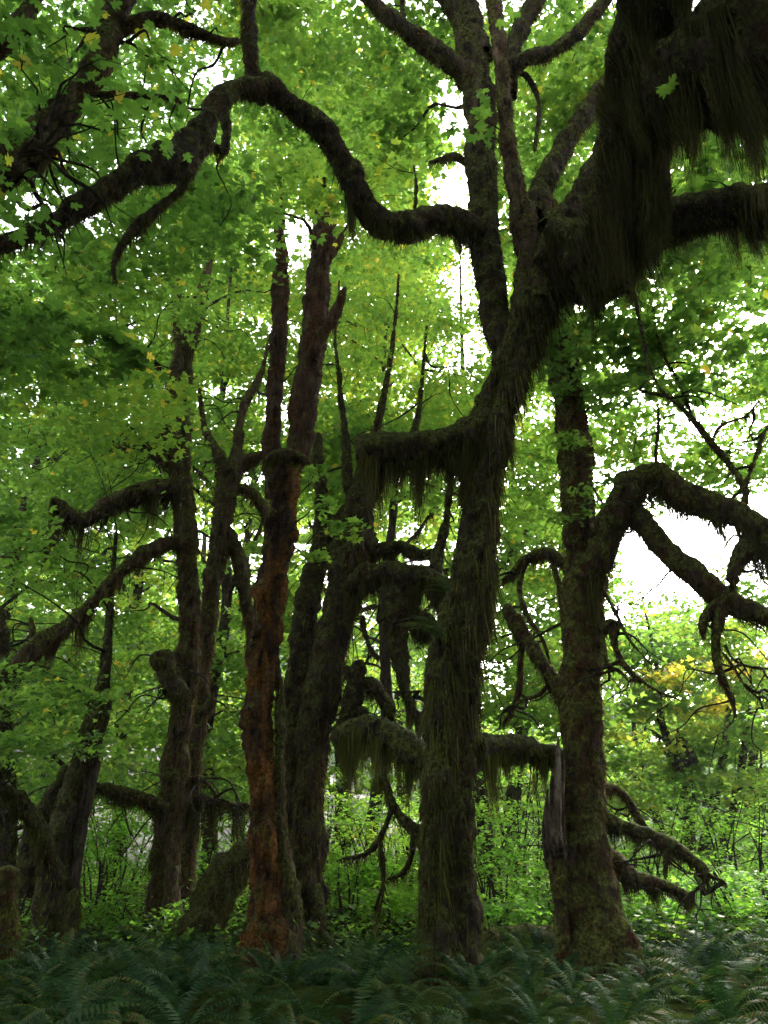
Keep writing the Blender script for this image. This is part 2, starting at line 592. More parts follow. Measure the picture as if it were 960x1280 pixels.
def blob_leaves(center, rh, rv, n, size, tint, per=22, open_gaps=True):
    """a bough: flat sprays of leaves spread through an ellipsoid; returns positions, azimuths, tints, spray roots"""
    k = max(2, n // per)
    d = rng.normal(0, 1, (k, 3))
    d /= np.linalg.norm(d, axis=1)[:, None]
    d *= rng.uniform(0.15, 1.0, (k, 1)) ** 0.45
    c = center + d * np.array([rh, rh, rv])
    if open_gaps and GAPS:
        c = c[~in_gap(c)]
        k = len(c)
        if k == 0:
            return None
    m = k * per
    i = np.repeat(np.arange(k), per)
    out = np.arctan2(d[:k, 1], d[:k, 0])[i] if len(d) == k else rng.uniform(0, 6.28, m)
    sr = rng.uniform(0.35, 0.75, k) * min(1.0, rh * 0.8)
    q = rng.normal(0, 1, (m, 2)) * 0.55
    off = np.c_[q * sr[i][:, None], rng.normal(0, 0.05, m)]
    off[:, 2] -= 0.18 * (q ** 2).sum(1) * sr[i]                    # sprays droop towards their rim
    tl = rng.normal(0, 0.16, (k, 2))
    off[:, 2] += (off[:, :2] * tl[i]).sum(1)
    pos = c[i] + off
    az = np.arctan2(off[:, 1], off[:, 0])
    tn = np.clip(tint + 0.09 * rng.normal(0, 1, k)[i] + 0.07 * rng.normal(0, 1, m), 0, 0.86 if tint < 0.86 else 0.97)
    old = rng.random(m) < 0.015
    tn[old] = rng.uniform(0.86, 1.0, old.sum())
    return pos, az, tn, c


TWIGGY = {}
# ------------------------------------------------------------------ tree assembly
class Tree:
    def __init__(self, name, label, cat, base, bark, strand, group=None, mleaf=None):
        self.org = np.array(base, float)
        self.root = thing(name, label, cat, tuple(self.org), group)
        self.bark, self.strand = bark, strand
        self.leaves = Leaves()
        self.mleaf = mleaf or M_leaf
        self.twigs = []
        self.anchors = []          # (point, radius) a bough can spring from

    def part(self, name, tubes, mat=None, fz=None, dr=None, strand=None, parent=None, moss_name='hanging_moss', **kw):
        tubes = tubes if isinstance(tubes, list) else [tubes]
        o = link(name, tubes_mesh(name, tubes, mat or self.bark, self.org), parent or self.root, **kw)
        if name == 'limb' and TWIGGY.get(id(self)):
            droop_twigs(self, tubes[0], *TWIGGY[id(self)])
        for t in tubes:
            for i in range(0, len(t.c), 3):
                self.anchors.append((t.c[i], t.r[i]))
        st = Strands()
        for t in tubes:
            for a in (fz if isinstance(fz, list) else [fz] if fz else []):
                fuzz(st, t, **a)
            for a in (dr if isinstance(dr, list) else [dr] if dr else []):
                drape(st, t, **a)
            if name == 'limb' and fz and t.r.mean() > 0.04:
                drape(st, t, 260, 0.16 + 0.35 * t.r.mean(), width=0.016, tufts=9, tintc=0.4)
        if st.v and parent is None:
            link(moss_name, st.build(moss_name, strand or self.strand, self.org), o, kind='stuff')
        return o

    def finish(self):
        if self.twigs:
            o = link('twigs', tubes_mesh('twigs', self.twigs, M_twig, self.org), self.root, kind='stuff')
        if self.leaves.v:
            link('crown', self.leaves.build('crown', self.mleaf, self.org), self.root, kind='stuff')


def px_path(pts, Y0, Y1=None):
    """[(px, py, width_px[, Y])] -> points, radii"""
    Y1 = Y0 if Y1 is None else Y1
    n = len(pts)
    p, r = [], []
    for i, a in enumerate(pts):
        Y = a[3] if len(a) > 3 else Y0 + (Y1 - Y0) * i / (n - 1)
        p.append(P(a[0], a[1], Y))
        r.append(a[2] / 2 * Y / ydir(a[1]) / F)
    return np.array(p), np.array(r)


_seed = [1.0]


def T_(pts, Y0, Y1=None, sides=12, k=0.86, **kw):
    _seed[0] += 3.71
    p, r = px_path(pts, Y0, Y1)
    kw.setdefault('seed', _seed[0])
    r = np.maximum(r * 0.55, r * k - 0.03) if k < 1 else r
    kw.setdefault('shag', 0.075)
    kw.setdefault('wobble', 0.05)
    kw.setdefault('step', max(0.045, 0.25 * r.mean()))
    return Tube(p, r, max(10, int(sides * 1.5)), **kw)


def trunk_(pts, Y0, Y1=None, sides=20, flare=0.55, k=0.80, **kw):
    """trunk given from the foot up; an extra ring sinks it into the ground"""
    _seed[0] += 3.71
    p, r = px_path(pts, Y0, Y1)
    r = np.maximum(r * 0.5, r * k - 0.055)
    foot = p[0].copy()
    foot[2] = -0.25
    if p[0][2] > -0.2:
        p = np.vstack([foot, p])
        r = np.r_[r[0], r]
    kw.setdefault('seed', _seed[0])
    kw.setdefault('shag', 0.08)
    kw['step'] = 0.065
    return Tube(p, r, int(sides * 1.7), flare=flare, **kw)


def bough(tree, c, r0=0.05, droop=0.0, tip=0.008):
    """thin branch from the nearest wood below up to the foliage at c"""
    if not tree.anchors:
        return
    A = np.array([a for a, _ in tree.anchors])
    R = np.array([r for _, r in tree.anchors])
    d = c - A
    cost = np.linalg.norm(d, axis=1) + 1.5 * np.clip(-d[:, 2] + 0.5, 0, None)
    k = int(np.argmin(cost))
    a = A[k]
    ln = np.linalg.norm(c - a)
    if ln < 0.4:
        return
    mid = (a + c) / 2 + np.array([0, 0, 0.12 * ln]) + rng.normal(0, 0.07 * ln, 3)
    q1 = a * 0.62 + mid * 0.38 + rng.normal(0, 0.03 * ln, 3)
    q3 = mid * 0.5 + c * 0.5 + rng.normal(0, 0.05 * ln, 3)
    rb = min(R[k] * 0.5, r0)
    t = Tube([a, q1, mid, q3, c], [rb, rb * 0.8, rb * 0.6, rb * 0.4, tip], 3 if r0 < 0.03 else 4 if r0 < 0.06 else 5, 0, 0.15, step=max(0.2, ln / 9), cap=0)
    tree.twigs.append(t)
    for i in range(len(t.c) // 3, len(t.c), 2):
        tree.anchors.append((t.c[i], t.r[i]))


TREES = {}


def droop_twigs(tree, tube, n, ln, r=0.012):
    """thin bare branchlets that leave a limb sideways and hang"""
    for _ in range(n):
        i = rng.integers(1, len(tube.c) - 1)
        a = tube.c[i]
        az = rng.uniform(0, 6.28)
        L = ln * rng.uniform(0.4, 1.2)
        o = np.array([math.cos(az), math.sin(az) * 0.6, 0])
        q = [a, a + o * L * 0.3 - [0, 0, 0.05 * L], a + o * L * 0.62 - [0, 0, 0.18 * L], a + o * L * 0.95 - [0, 0, 0.42 * L], a + o * L * rng.uniform(1.0, 1.4) - [0, 0, 0.7 * L]]
        q = [np.array(v) + rng.normal(0, 0.085 * L, 3) * (k > 0) for k, v in enumerate(q)]
        rr = r * rng.uniform(0.7, 1.6)
        tree.twigs.append(Tube(q, [rr * 1.6, rr * 1.2, rr, rr * 0.7, 0.003], 5, 0, 0.5, rng.uniform(0, 99), cap=0, step=0.07))
        b = tree.twigs[-1].c
        for _ in range(2):
            k = rng.integers(len(b) // 3, len(b) - 2)
            d = rng.normal(0, 0.22 * L, 3)
            d[2] = -abs(d[2]) * 1.3
            tree.twigs.append(Tube([b[k], b[k] + d * 0.5 + [0, 0, 0.02], b[k] + d], [rr * 0.6, rr * 0.45, 0.002], 4, 0, 0.3, cap=0, step=0.08))

# ================================================================== THE GROUND AND THE FAR SLOPES
def ground_z(x, y):
    p = np.stack([np.asarray(x, float), np.asarray(y, float), 0 * np.asarray(x, float)], -1)
    return 0.16 * vnoise(p * 0.55) + 0.22 * vnoise(p * 0.13 + 9) - 0.05


def build_ground():
    r = np.r_[np.linspace(0, 32, 120), np.geomspace(33, 900, 40)]
    th = np.linspace(0, 2 * np.pi, 160, endpoint=False)
    X, Y = r[:, None] * np.cos(th), r[:, None] * np.sin(th) + 8
    Z = ground_z(X, Y) * np.clip(1.3 - r[:, None] / 120, 0, 1)
    V = np.stack([X, Y, Z], -1).reshape(-1, 3)
    n, m = len(r), len(th)
    i, j = np.arange(n - 1)[:, None] * m, np.arange(m)[None]
    k = (np.arange(m) + 1)[None] % m
    q = np.stack([i + j, i + m + j, i + m + k, i + k], -1).reshape(-1, 4)
    mt, nt, out, N, L = nodes('forest_floor')
    geo = N('NewGeometry')
    a = N('TexNoise', Scale=1.1, Detail=6.0, Roughness=0.7)
    b = N('TexNoise', Scale=16.0, Detail=5.0, Roughness=0.75)
    L(geo.outputs['Position'], a.inputs['Vector'])
    L(geo.outputs['Position'], b.inputs['Vector'])
    r1 = ramp(N, [(0.3, (0.008, 0.006, 0.004)), (0.5, (0.022, 0.015, 0.009)), (0.7, (0.05, 0.035, 0.02))])
    L(b.outputs[0], r1.inputs[0])
    r2 = ramp(N, [(0.3, (0.010, 0.014, 0.005)), (0.7, (0.04, 0.058, 0.012))])
    L(b.outputs[0], r2.inputs[0])
    mr = N('MapRange')
    mr.inputs[1].default_value, mr.inputs[2].default_value = 0.34, 0.46
    L(a.outputs[0], mr.inputs[0])
    mx = N('MixRGB')
    L(mr.outputs[0], mx.inputs[0])
    L(r1.outputs[0], mx.inputs[1])
    L(r2.outputs[0], mx.inputs[2])
    p = N('BsdfPrincipled', Roughness=1.0)
    p.inputs['Specular IOR Level'].default_value = 0.0
    L(mx.outputs[0], p.inputs['Base Color'])
    bp = N('Bump', Strength=0.8, Distance=0.05)
    L(b.outputs[0], bp.inputs['Height'])
    L(bp.outputs[0], p.inputs['Normal'])
    L(p.outputs[0], out.inputs[0])
    link('ground', mesh('ground', V, [q], mt, smooth=True), kind='structure')


build_ground()


def build_bank():
    """pale gravel and dead wood slope of the river bank beyond the trees, left of centre"""
    nx, ny = 90, 24
    x = np.linspace(-42, 8, nx)[:, None]
    v = np.linspace(0, 1, ny)[None]
    top = 9.0 + 3.0 * vnoise(np.stack([x * 0.12, 0 * x, 0 * x], -1))
    edge = np.clip((8 - x) / 9, 0, 1) * np.clip((x + 42) / 6, 0, 1)
    Y = 58 + 14 * v + 1.5 * vnoise(np.stack([x * 0.3 + 0 * v, 6 * v + 0 * x, 0 * x + 0 * v], -1))
    Z = top * edge * v ** 0.8 - 0.3 + 0.4 * vnoise(np.stack([x * 0.5 + 0 * v, 9 * v + 0 * x, 3 + 0 * x + 0 * v], -1))
    V = np.stack([x + 0 * v, Y, Z], -1).reshape(-1, 3)
    i, j = np.arange(nx - 1)[:, None] * ny, np.arange(ny - 1)[None]
    q = np.stack([i + j, i + ny + j, i + ny + j + 1, i + j + 1], -1).reshape(-1, 4)
    mt, nt, out, N, L = nodes('river_gravel')
    geo = N('NewGeometry')
    a = N('TexNoise', Scale=0.9, Detail=7.0, Roughness=0.7)
    L(geo.outputs['Position'], a.inputs['Vector'])
    r = ramp(N, [(0.3, (0.14, 0.12, 0.11)), (0.45, (0.30, 0.26, 0.25)), (0.6, (0.42, 0.37, 0.36)), (0.75, (0.20, 0.20, 0.13))])
    L(a.outputs[0], r.inputs[0])
    p = N('BsdfPrincipled', Roughness=0.95)
    L(r.outputs[0], p.inputs['Base Color'])
    bp = N('Bump', Strength=1.0, Distance=0.3)
    L(a.outputs[0], bp.inputs['Height'])
    L(bp.outputs[0], p.inputs['Normal'])
    L(p.outputs[0], out.inputs[0])
    link('river_bank', mesh('river_bank', V, [q], mt, smooth=True), kind='structure')


build_bank()


def build_hills():
    """wooded valley side closing the view far behind the trees"""
    nx, ny = 160, 40
    x = np.linspace(-190, 190, nx)[:, None]
    v = np.linspace(0, 1, ny)[None]
    top = np.interp(x, [-190, -20, 4, 22, 60, 190], [42, 40, 32, 17, 15, 36])
    Y = 85 + 70 * v + 0 * x
    p = np.stack([x + 0 * v, Y, 0 * Y], -1)
    Z = top * np.sin(v * np.pi / 2) + 2.6 * np.abs(fbm(p * 0.22, 3)) + 1.2 * vnoise(p * 0.7) - 0.6
    V = np.stack([x + 0 * v, Y, Z], -1).reshape(-1, 3)
    i, j = np.arange(nx - 1)[:, None] * ny, np.arange(ny - 1)[None]
    q = np.stack([i + j, i + ny + j, i + ny + j + 1, i + j + 1], -1).reshape(-1, 4)
    mt, nt, out, N, L = nodes('wooded_hillside')
    geo = N('NewGeometry')
    a = N('TexNoise', Scale=0.7, Detail=8.0, Roughness=0.75)
    L(geo.outputs['Position'], a.inputs['Vector'])
    r = ramp(N, [(0.32, (0.03, 0.06, 0.02)), (0.5, (0.08, 0.14, 0.04)), (0.68, (0.15, 0.20, 0.07))])
    L(a.outputs[0], r.inputs[0])
    p_ = N('BsdfPrincipled', Roughness=0.95)
    L(r.outputs[0], p_.inputs['Base Color'])
    bp = N('Bump', Strength=1.0, Distance=0.8)
    L(a.outputs[0], bp.inputs['Height'])
    L(bp.outputs[0], p_.inputs['Normal'])
    L(p_.outputs[0], out.inputs[0])
    link('hills', mesh('hills', V, [q], mt, smooth=True), kind='structure')


build_hills()

GAPS[:] = [(570, 140, 36, 46), (570, 232, 30, 42), (278, 90, 26, 30), (366, 300, 24, 44), (438, 300, 12, 16),
           (575, 350, 20, 48), (590, 440, 18, 36), (842, 700, 60, 46), (795, 690, 22, 28), (776, 590, 16, 16),
           (890, 670, 36, 22), (340, 505, 10, 18), (720, 585, 14, 26)]

# ================================================================== THE GREAT TREES
SH = dict(dens=760, length=0.10, width=0.017, droop=1.0)
SHN = dict(dens=980, length=0.09, width=0.016, droop=1.0)

# ---- the big two-stemmed maple, centre right
t1 = Tree('maple_tree', 'huge dark two-stemmed maple with moss-draped limbs, right of centre, standing in the ferns', 'tree', (P(562, 1235, 10.5)[0], 10.5, 0), B_dark, S_dark)
TREES['big'] = t1
tr1 = trunk_([(562, 1225, 112), (563, 1180, 90), (562, 1100, 82), (563, 1000, 78), (570, 900, 76), (580, 810, 78), (592, 740, 74), (602, 660, 70), (606, 590, 72), (620, 520, 70), (642, 450, 74), (664, 385, 92), (686, 330, 104), (705, 292, 80)],
             10.5, 10.3, 30, flare=0.75, k=0.72, flute=0.34, lump=0.2, step=0.09)
t1.part('trunk', tr1, fz=[SHN, dict(dens=320, length=0.28, width=0.016, droop=3.0)])
lob = T_([(550, 1215, 46), (545, 1100, 44), (546, 980, 44), (549, 900, 44), (552, 850, 46), (556, 800, 40), (572, 740, 30)], 10.25, 10.3, 16, flute=0.2, lump=0.24)
t1.part('trunk_buttress', lob, fz=[SHN, dict(dens=500, length=0.22, width=0.014, droop=3.0)], strand=S_green)
elb = T_([(618, 520, 60), (600, 540, 64), (575, 549, 56), (540, 556, 54), (500, 560, 56), (470, 564, 58), (446, 568, 56)], 10.45, 10.0, 18, flute=0.12, lump=0.16, cap=0.25)
t1.part('limb', elb, label='broken stub limb like an elbow, heavily hung with moss', fz=SHN, dr=[dict(per_m=900, Lmax=0.75, tufts=14), dict(per_m=400, Lmax=1.1, tufts=5)])
stA = T_([(668, 380, 56), (662, 320, 42), (653, 270, 34), (643, 210, 27), (634, 150, 24), (627, 80, 23), (620, 20, 22), (612, -60, 24), (600, -200, 20)], 10.2, 9.4, 14, flute=0.2)
t1.part('stem', stA, mat=B_brown, fz=SHN, strand=S_brown)
stB = T_([(640, 460, 46), (624, 410, 42), (615, 350, 42), (607, 290, 43), (602, 210, 42), (599, 140, 42), (592, 70, 40), (580, 15, 46), (560, -40, 40), (530, -160, 34)], 10.55, 10.9, 16, flute=0.22)
t1.part('stem', stB, fz=SHN)
for pts, y0, y1, kw in [
    ([(600, 150, 40), (580, 92, 34), (556, 72, 32), (525, 52, 28), (497, 32, 26), (473, 12, 24), (455, -14, 24), (440, -60, 20)], 10.8, 9.9, dict(dr=dict(per_m=420, Lmax=0.30, tufts=14))),
    ([(632, 90, 26), (660, 74, 24), (690, 60, 22), (722, 38, 21), (748, 12, 21), (780, -30, 20)], 10.0, 9.6, dict(dr=dict(per_m=260, Lmax=0.16))),
    ([(634, 120, 26), (640, 72, 27), (655, 30, 27), (672, -10, 25), (700, -80, 22)], 10.3, 10.8, {}),
    ([(604, 70, 32), (585, 28, 34), (560, -4, 32), (520, -50, 28)], 10.7, 11.2, {}),
    ([(668, 268, 34), (676, 240, 34), (694, 206, 32), (722, 160, 30), (752, 116, 29), (790, 60, 26), (830, -10, 24)], 10.6, 11.4, dict(dr=dict(per_m=240, Lmax=0.18))),
    ([(700, 300, 84), (722, 268, 62), (748, 226, 54), (770, 170, 46), (792, 100, 40)], 10.1, 9.6, dict(dr=dict(per_m=500, Lmax=0.5))),
    ([(700, 320, 100, 10.2), (748, 322, 100, 9.8), (778, 280, 88, 9.2), (792, 200, 78, 8.5), (800, 120, 80, 7.9), (812, 40, 84, 7.3), (826, -40, 84, 6.7), (850, -140, 80, 6.1)], 10, 7, dict(dr=[dict(per_m=1500, Lmax=0.8, tufts=14, spread=1.2), dict(per_m=600, Lmax=0.5, tufts=8, spread=1.4)], k=1.05, sides=20)),
    ([(806, 105, 80, 7.9), (845, 104, 110, 7.5), (890, 84, 135, 7.2), (940, 62, 150, 6.9), (1000, 40, 150, 6.5), (1080, 10, 130, 6.2)], 7.5, 6, dict(dr=[dict(per_m=2000, Lmax=0.85, tufts=16, spread=1.25), dict(per_m=700, Lmax=1.15, tufts=6)], k=1.15, sides=20)),
    ([(720, 345, 90, 10.1), (770, 306, 74, 9.8), (815, 282, 66, 9.5), (850, 270, 64, 9.2), (895, 262, 60, 8.9), (940, 258, 58, 8.6), (1000, 250, 54, 8.3)], 10, 8, dict(dr=[dict(per_m=900, Lmax=0.55, tufts=14), dict(per_m=700, Lmax=0.9, lo=0, hi=0.35, tufts=10)], sides=18)),
    ([(606, 296, 44), (585, 282, 40), (560, 272, 42), (535, 276, 42), (505, 286, 44), (480, 284, 42), (458, 268, 40), (442, 240, 38), (428, 206, 36), (410, 172, 36), (385, 148, 36), (358, 130, 34), (336, 112, 34), (322, 98, 34)], 10.6, 8.6, dict(dr=[dict(per_m=900, Lmax=0.6, tufts=12, lo=0.0, hi=0.55), dict(per_m=260, Lmax=0.14, lo=0.5)], sides=16, wobble=0.08)),
    ([(326, 112, 36), (300, 112, 30), (277, 124, 32), (258, 152, 38), (244, 180, 46), (226, 200, 54), (200, 208, 56), (170, 216, 48), (142, 234, 40), (110, 252, 36), (70, 276, 32), (30, 294, 28), (-10, 312, 28), (-80, 345, 26)], 8.6, 6.6, dict(dr=dict(per_m=420, Lmax=0.22, lo=0.25, tufts=12), lump=0.26, sides=16)),
    ([(322, 112, 32), (315, 80, 28), (312, 40, 26), (312, 0, 24), (310, -60, 22), (290, -200, 18)], 8.7, 8.0, {}),
    ([(238, 214, 18), (222, 238, 17), (200, 256, 20), (178, 276, 22), (158, 296, 17), (146, 314, 12), (141, 338, 7), (146, 352, 4)], 7.7, 7.4, dict(dr=dict(per_m=200, Lmax=0.12))),
    ([(602, 210, 16), (585, 204, 14), (568, 197, 13), (552, 200, 8), (535, 203, 4)], 10.9, 10.7, {}),
    ([(752, 350, 12), (790, 366, 11), (800, 395, 9), (808, 430, 8), (815, 462, 6), (836, 500, 4)], 9.7, 9.4, {}),
    ([(280, 140, 18), (282, 165, 14), (278, 186, 12), (268, 180, 8), (262, 176, 5)], 8.5, 8.4, {}),
    ([(634, 88, 12), (655, 92, 11), (668, 112, 10), (671, 150, 9), (668, 190, 6)], 10.1, 10.3, {}),
    ([(518, 274, 13), (519, 262, 9), (521, 235, 6), (517, 205, 3)], 10.4, 10.4, {}),
    ([(508, 40, 12), (505, 18, 10), (504, -10, 8)], 10.5, 10.5, {}),
]:
    kw = dict(kw)
    dr = kw.pop('dr', None)
    t1.part('limb', T_(pts, y0, y1, kw.pop('sides', 12), flute=0.12, **{'lump': 0.18, **kw}), fz=SH, dr=dr)
low = T_([(595, 935, 34), (620, 932, 38), (645, 930, 38), (670, 936, 34), (700, 950, 28), (735, 968, 20)], 10.6, 12.4, 14, lump=0.24)
t1.part('limb', low, label='short mossy limb reaching towards the russet trunk with a fringe below', fz=SHN, dr=[dict(per_m=700, Lmax=0.62, tufts=10, tintc=0.55)], strand=S_green)
lft = T_([(545, 960, 30), (520, 945, 38), (496, 926, 38), (468, 910, 36), (440, 912, 34), (420, 925, 26)], 10.5, 11.6, 14, lump=0.18)
t1.part('limb', lft, fz=SHN, dr=[dict(per_m=700, Lmax=0.75, tufts=10, tintc=0.5)], strand=S_green)
hk = T_([(535, 1075, 22), (525, 1040, 22), (508, 1024, 18), (494, 1004, 16), (484, 982, 14), (476, 966, 13)], 10.4, 10.6, 10, lump=0.2)
t1.part('limb', hk, fz=SH, strand=S_green)
for pts in [[(490, 1008, 12), (482, 1030, 11), (472, 1050, 13), (455, 1068, 8), (425, 1074, 4)], [(474, 1052, 9), (476, 1080, 10), (478, 1100, 6), (468, 1140, 3)],
            [(518, 1045, 12), (516, 1070, 9), (505, 1090, 8), (482, 1100, 4)], [(480, 1096, 4), (474, 1125, 3), (468, 1160, 2)]]:
    t1.part('limb', T_(pts, 10.5, 10.6, 8, lump=0.25), fz=SH, dr=dict(per_m=150, Lmax=0.12))

# ---- russet trunk with green flank, right
t3 = Tree('maple_tree', 'russet and green mossy trunk on the right with a broken snag at its side', 'tree', (P(745, 1215, 11.7)[0], 11.7, 0), B_right, S_brown)
TREES['right'] = t3
TWIGGY[id(t3)] = (3, 0.9)
t3.part('trunk', trunk_([(748, 1205, 104), (742, 1160, 86), (733, 1090, 76), (728, 1000, 70), (727, 930, 64), (727, 860, 64), (730, 790, 66), (730, 720, 66), (725, 650, 60), (719, 580, 56), (714, 520, 52), (705, 460, 50), (697, 400, 48), (690, 340, 44), (684, 250, 38)], 11.7, 11.9, 28, flare=0.75, flute=0.18, lump=0.2, step=0.1),
        fz=[SHN, dict(dens=200, length=0.14, width=0.012, droop=2.5)])
t3.part('snag_shell', trunk_([(706, 1205, 40), (700, 1120, 34), (694, 1060, 32), (693, 1010, 26), (696, 985, 14)], 11.45, 11.55, 14, flare=0.1, flute=0.4, lump=0.3, cap=0.6, shag=0.05), fz=dict(dens=900, length=0.08, width=0.014))
t3.part('snag', [T_([(x0 + 4, 1085, w, 11.6), (x0 - 1, 1040, w), (x1, yt + 18, w * 0.7), (x1 + 1, yt, 1.5)], 11.2 + d_, 11.28 + d_, 5, flute=0.25, lump=0.2, cap=0, shag=0.012, wobble=0.02, k=1.0) for x0, x1, yt, w, d_ in
                 [(697, 697, 922, 9, 0.0), (691, 690, 962, 8, 0.02), (703, 704, 942, 8, 0.05), (686, 684, 986, 7, 0.03), (700, 700, 975, 8, -0.05), (694, 694, 1000, 8, -0.06), (682, 680, 1010, 6, 0.08)]], mat=B_snag, label='splintered bleached shards of dead wood')
t3.part('limb', T_([(730, 725, 36), (750, 696, 42), (768, 655, 46), (783, 622, 46), (800, 602, 46), (822, 598, 44), (846, 612, 42), (880, 628, 42), (915, 640, 40), (945, 658, 36), (975, 690, 32), (1020, 740, 28)], 11.6, 10.6, 16, lump=0.2), fz=SHN,
        dr=[dict(per_m=650, Lmax=0.42, tufts=14), dict(per_m=300, Lmax=0.6, tufts=5)], strand=S_dark)
for pts, y0, y1, dr in [
    ([(785, 632, 36), (806, 656, 34), (832, 684, 36), (862, 708, 36), (892, 734, 36), (922, 754, 36), (950, 766, 28), (985, 790, 20)], 11.4, 10.8, dict(per_m=500, Lmax=0.28, tufts=14)),
    ([(944, 664, 28), (930, 690, 28), (918, 712, 24), (912, 730, 12)], 10.9, 10.9, dict(per_m=500, Lmax=0.25)),
    ([(905, 742, 22), (900, 765, 24), (897, 792, 18), (897, 820, 14), (905, 850, 12), (914, 872, 9), (920, 893, 4)], 11.0, 10.9, dict(per_m=200, Lmax=0.1)),
    ([(900, 752, 20), (888, 766, 20), (880, 782, 16), (878, 796, 8)], 11.0, 10.9, dict(per_m=300, Lmax=0.15)),
    ([(770, 655, 22), (768, 630, 17), (774, 606, 13), (782, 596, 8)], 11.3, 11.2, None),
    ([(822, 598, 8), (822, 570, 6), (823, 530, 5), (822, 500, 3)], 11.3, 11.2, None),
    ([(745, 1015, 26), (768, 1028, 26), (800, 1040, 24), (830, 1055, 22), (862, 1074, 20), (880, 1090, 16), (886, 1104, 8)], 11.9, 11.6, dict(per_m=350, Lmax=0.25)),
    ([(745, 1000, 24), (764, 985, 14), (785, 1004, 13), (800, 1026, 12), (812, 1042, 8)], 12.0, 12.2, dict(per_m=200, Lmax=0.1)),
    ([(745, 1060, 30), (768, 1075, 32), (786, 1096, 30), (812, 1104, 22), (842, 1112, 16), (868, 1122, 8)], 12.1, 12.4, dict(per_m=450, Lmax=0.45)),
    ([(836, 1062, 10), (834, 1080, 9), (832, 1100, 5)], 11.6, 11.6, dict(per_m=250, Lmax=0.12)),
    ([(878, 1090, 12), (890, 1098, 8), (908, 1104, 5)], 11.6, 11.5, dict(per_m=250, Lmax=0.12)),
    ([(752, 790, 18), (766, 780, 22), (768, 800, 14), (778, 826, 9), (800, 850, 7), (830, 868, 5), (850, 875, 3)], 11.5, 11.3, dict(per_m=200, Lmax=0.1)),
    ([(752, 735, 8), (770, 765, 6), (788, 800, 5), (815, 832, 3)], 11.5, 11.2, None),
    ([(752, 800, 10), (760, 835, 9), (775, 840, 6), (786, 852, 3)], 11.5, 11.4, None),
    ([(906, 806, 6), (918, 822, 5), (940, 832, 4), (965, 836, 3)], 10.9, 10.8, None),
    ([(926, 645, 15), (930, 612, 13), (914, 582, 13), (890, 552, 12), (866, 522, 10), (842, 500, 7), (800, 488, 4)], 10.9, 11.3, None),
    ([(930, 612, 9), (944, 580, 8), (955, 548, 6), (975, 510, 4)], 10.95, 11.2, None),
    ([(866, 522, 6), (850, 480, 6), (832, 450, 5), (822, 420, 3)], 11.2, 11.0, None),
    ([(890, 552, 6), (905, 530, 5), (930, 520, 4), (950, 500, 3)], 11.1, 11.3, None),
    ([(903, 815, 6), (918, 838, 5), (930, 858, 4), (952, 876, 3)], 10.9, 10.8, None),
]:
    t3.part('limb', T_(pts, y0, y1, 10, flute=0.12, lump=0.22), fz=SH, dr=dr, strand=S_dark)

for pts, y0, y1, dr in [
    ([(712, 890, 24), (694, 858, 22), (676, 828, 24), (658, 800, 26), (644, 775, 26), (632, 755, 16)], 12.4, 13.0, dict(per_m=400, Lmax=0.4)),
    ([(716, 716, 20), (700, 700, 18), (676, 690, 18), (655, 698, 16), (640, 716, 12), (628, 726, 6)], 12.3, 13.2, dict(per_m=300, Lmax=0.25)),
    ([(655, 800, 14), (650, 830, 12), (652, 856, 10), (644, 884, 8), (628, 905, 4)], 12.8, 12.9, dict(per_m=200, Lmax=0.15)),
    ([(690, 698, 10), (698, 730, 10), (704, 770, 9), (706, 810, 7), (700, 850, 4)], 12.6, 12.5, dict(per_m=200, Lmax=0.12)),
    ([(660, 695, 9), (650, 730, 9), (660, 765, 8), (680, 800, 6), (690, 840, 4)], 12.8, 12.6, dict(per_m=200, Lmax=0.12)),
    ([(690, 850, 9), (672, 868, 8), (650, 875, 6), (634, 892, 4)], 12.6, 12.8, None),
]:
    t3.part('limb', T_(pts, y0, y1, 10, lump=0.22), fz=SH, dr=dr, strand=S_dark)

# ---- rust-coloured leaning trunk, left of centre
t4 = Tree('maple_tree', 'rust-orange moss-covered trunk with a broken mossy shelf and split bare top, left of centre', 'tree', (P(338, 1190, 13.0)[0], 13.0, 0), B_rust, S_rust)
TREES['rust'] = t4
t4.part('trunk', trunk_([(338, 1190, 74), (336, 1130, 64), (333, 1060, 58), (325, 990, 54), (322, 930, 52), (327, 860, 54), (332, 790, 54), (339, 725, 48), (349, 660, 46), (356, 605, 50), (358, 572, 50)], 13.0, 13.0, 24, flare=0.6, flute=0.24, lump=0.3, shag=0.12, cap=0.3),
        fz=[dict(dens=900, length=0.06, width=0.013)])
t4.part('moss_shelf', T_([(332, 576, 12), (344, 571, 20), (360, 570, 22), (376, 573, 20), (387, 579, 12)], 12.8, 12.7, 14, lump=0.25), mat=B_brown, fz=SHN, dr=dict(per_m=500, Lmax=0.45, tufts=9, tintc=0.6), strand=S_green, label='pale green mossy shelf on the broken trunk')
t4.part('buttress', T_([(366, 1190, 30), (362, 1120, 30), (352, 1050, 24), (348, 980, 20), (350, 880, 18), (346, 820, 10)], 12.95, 13.0, 12, lump=0.28), mat=B_brown, fz=SHN, strand=S_green, label='green mossy ridge down the side of the trunk')
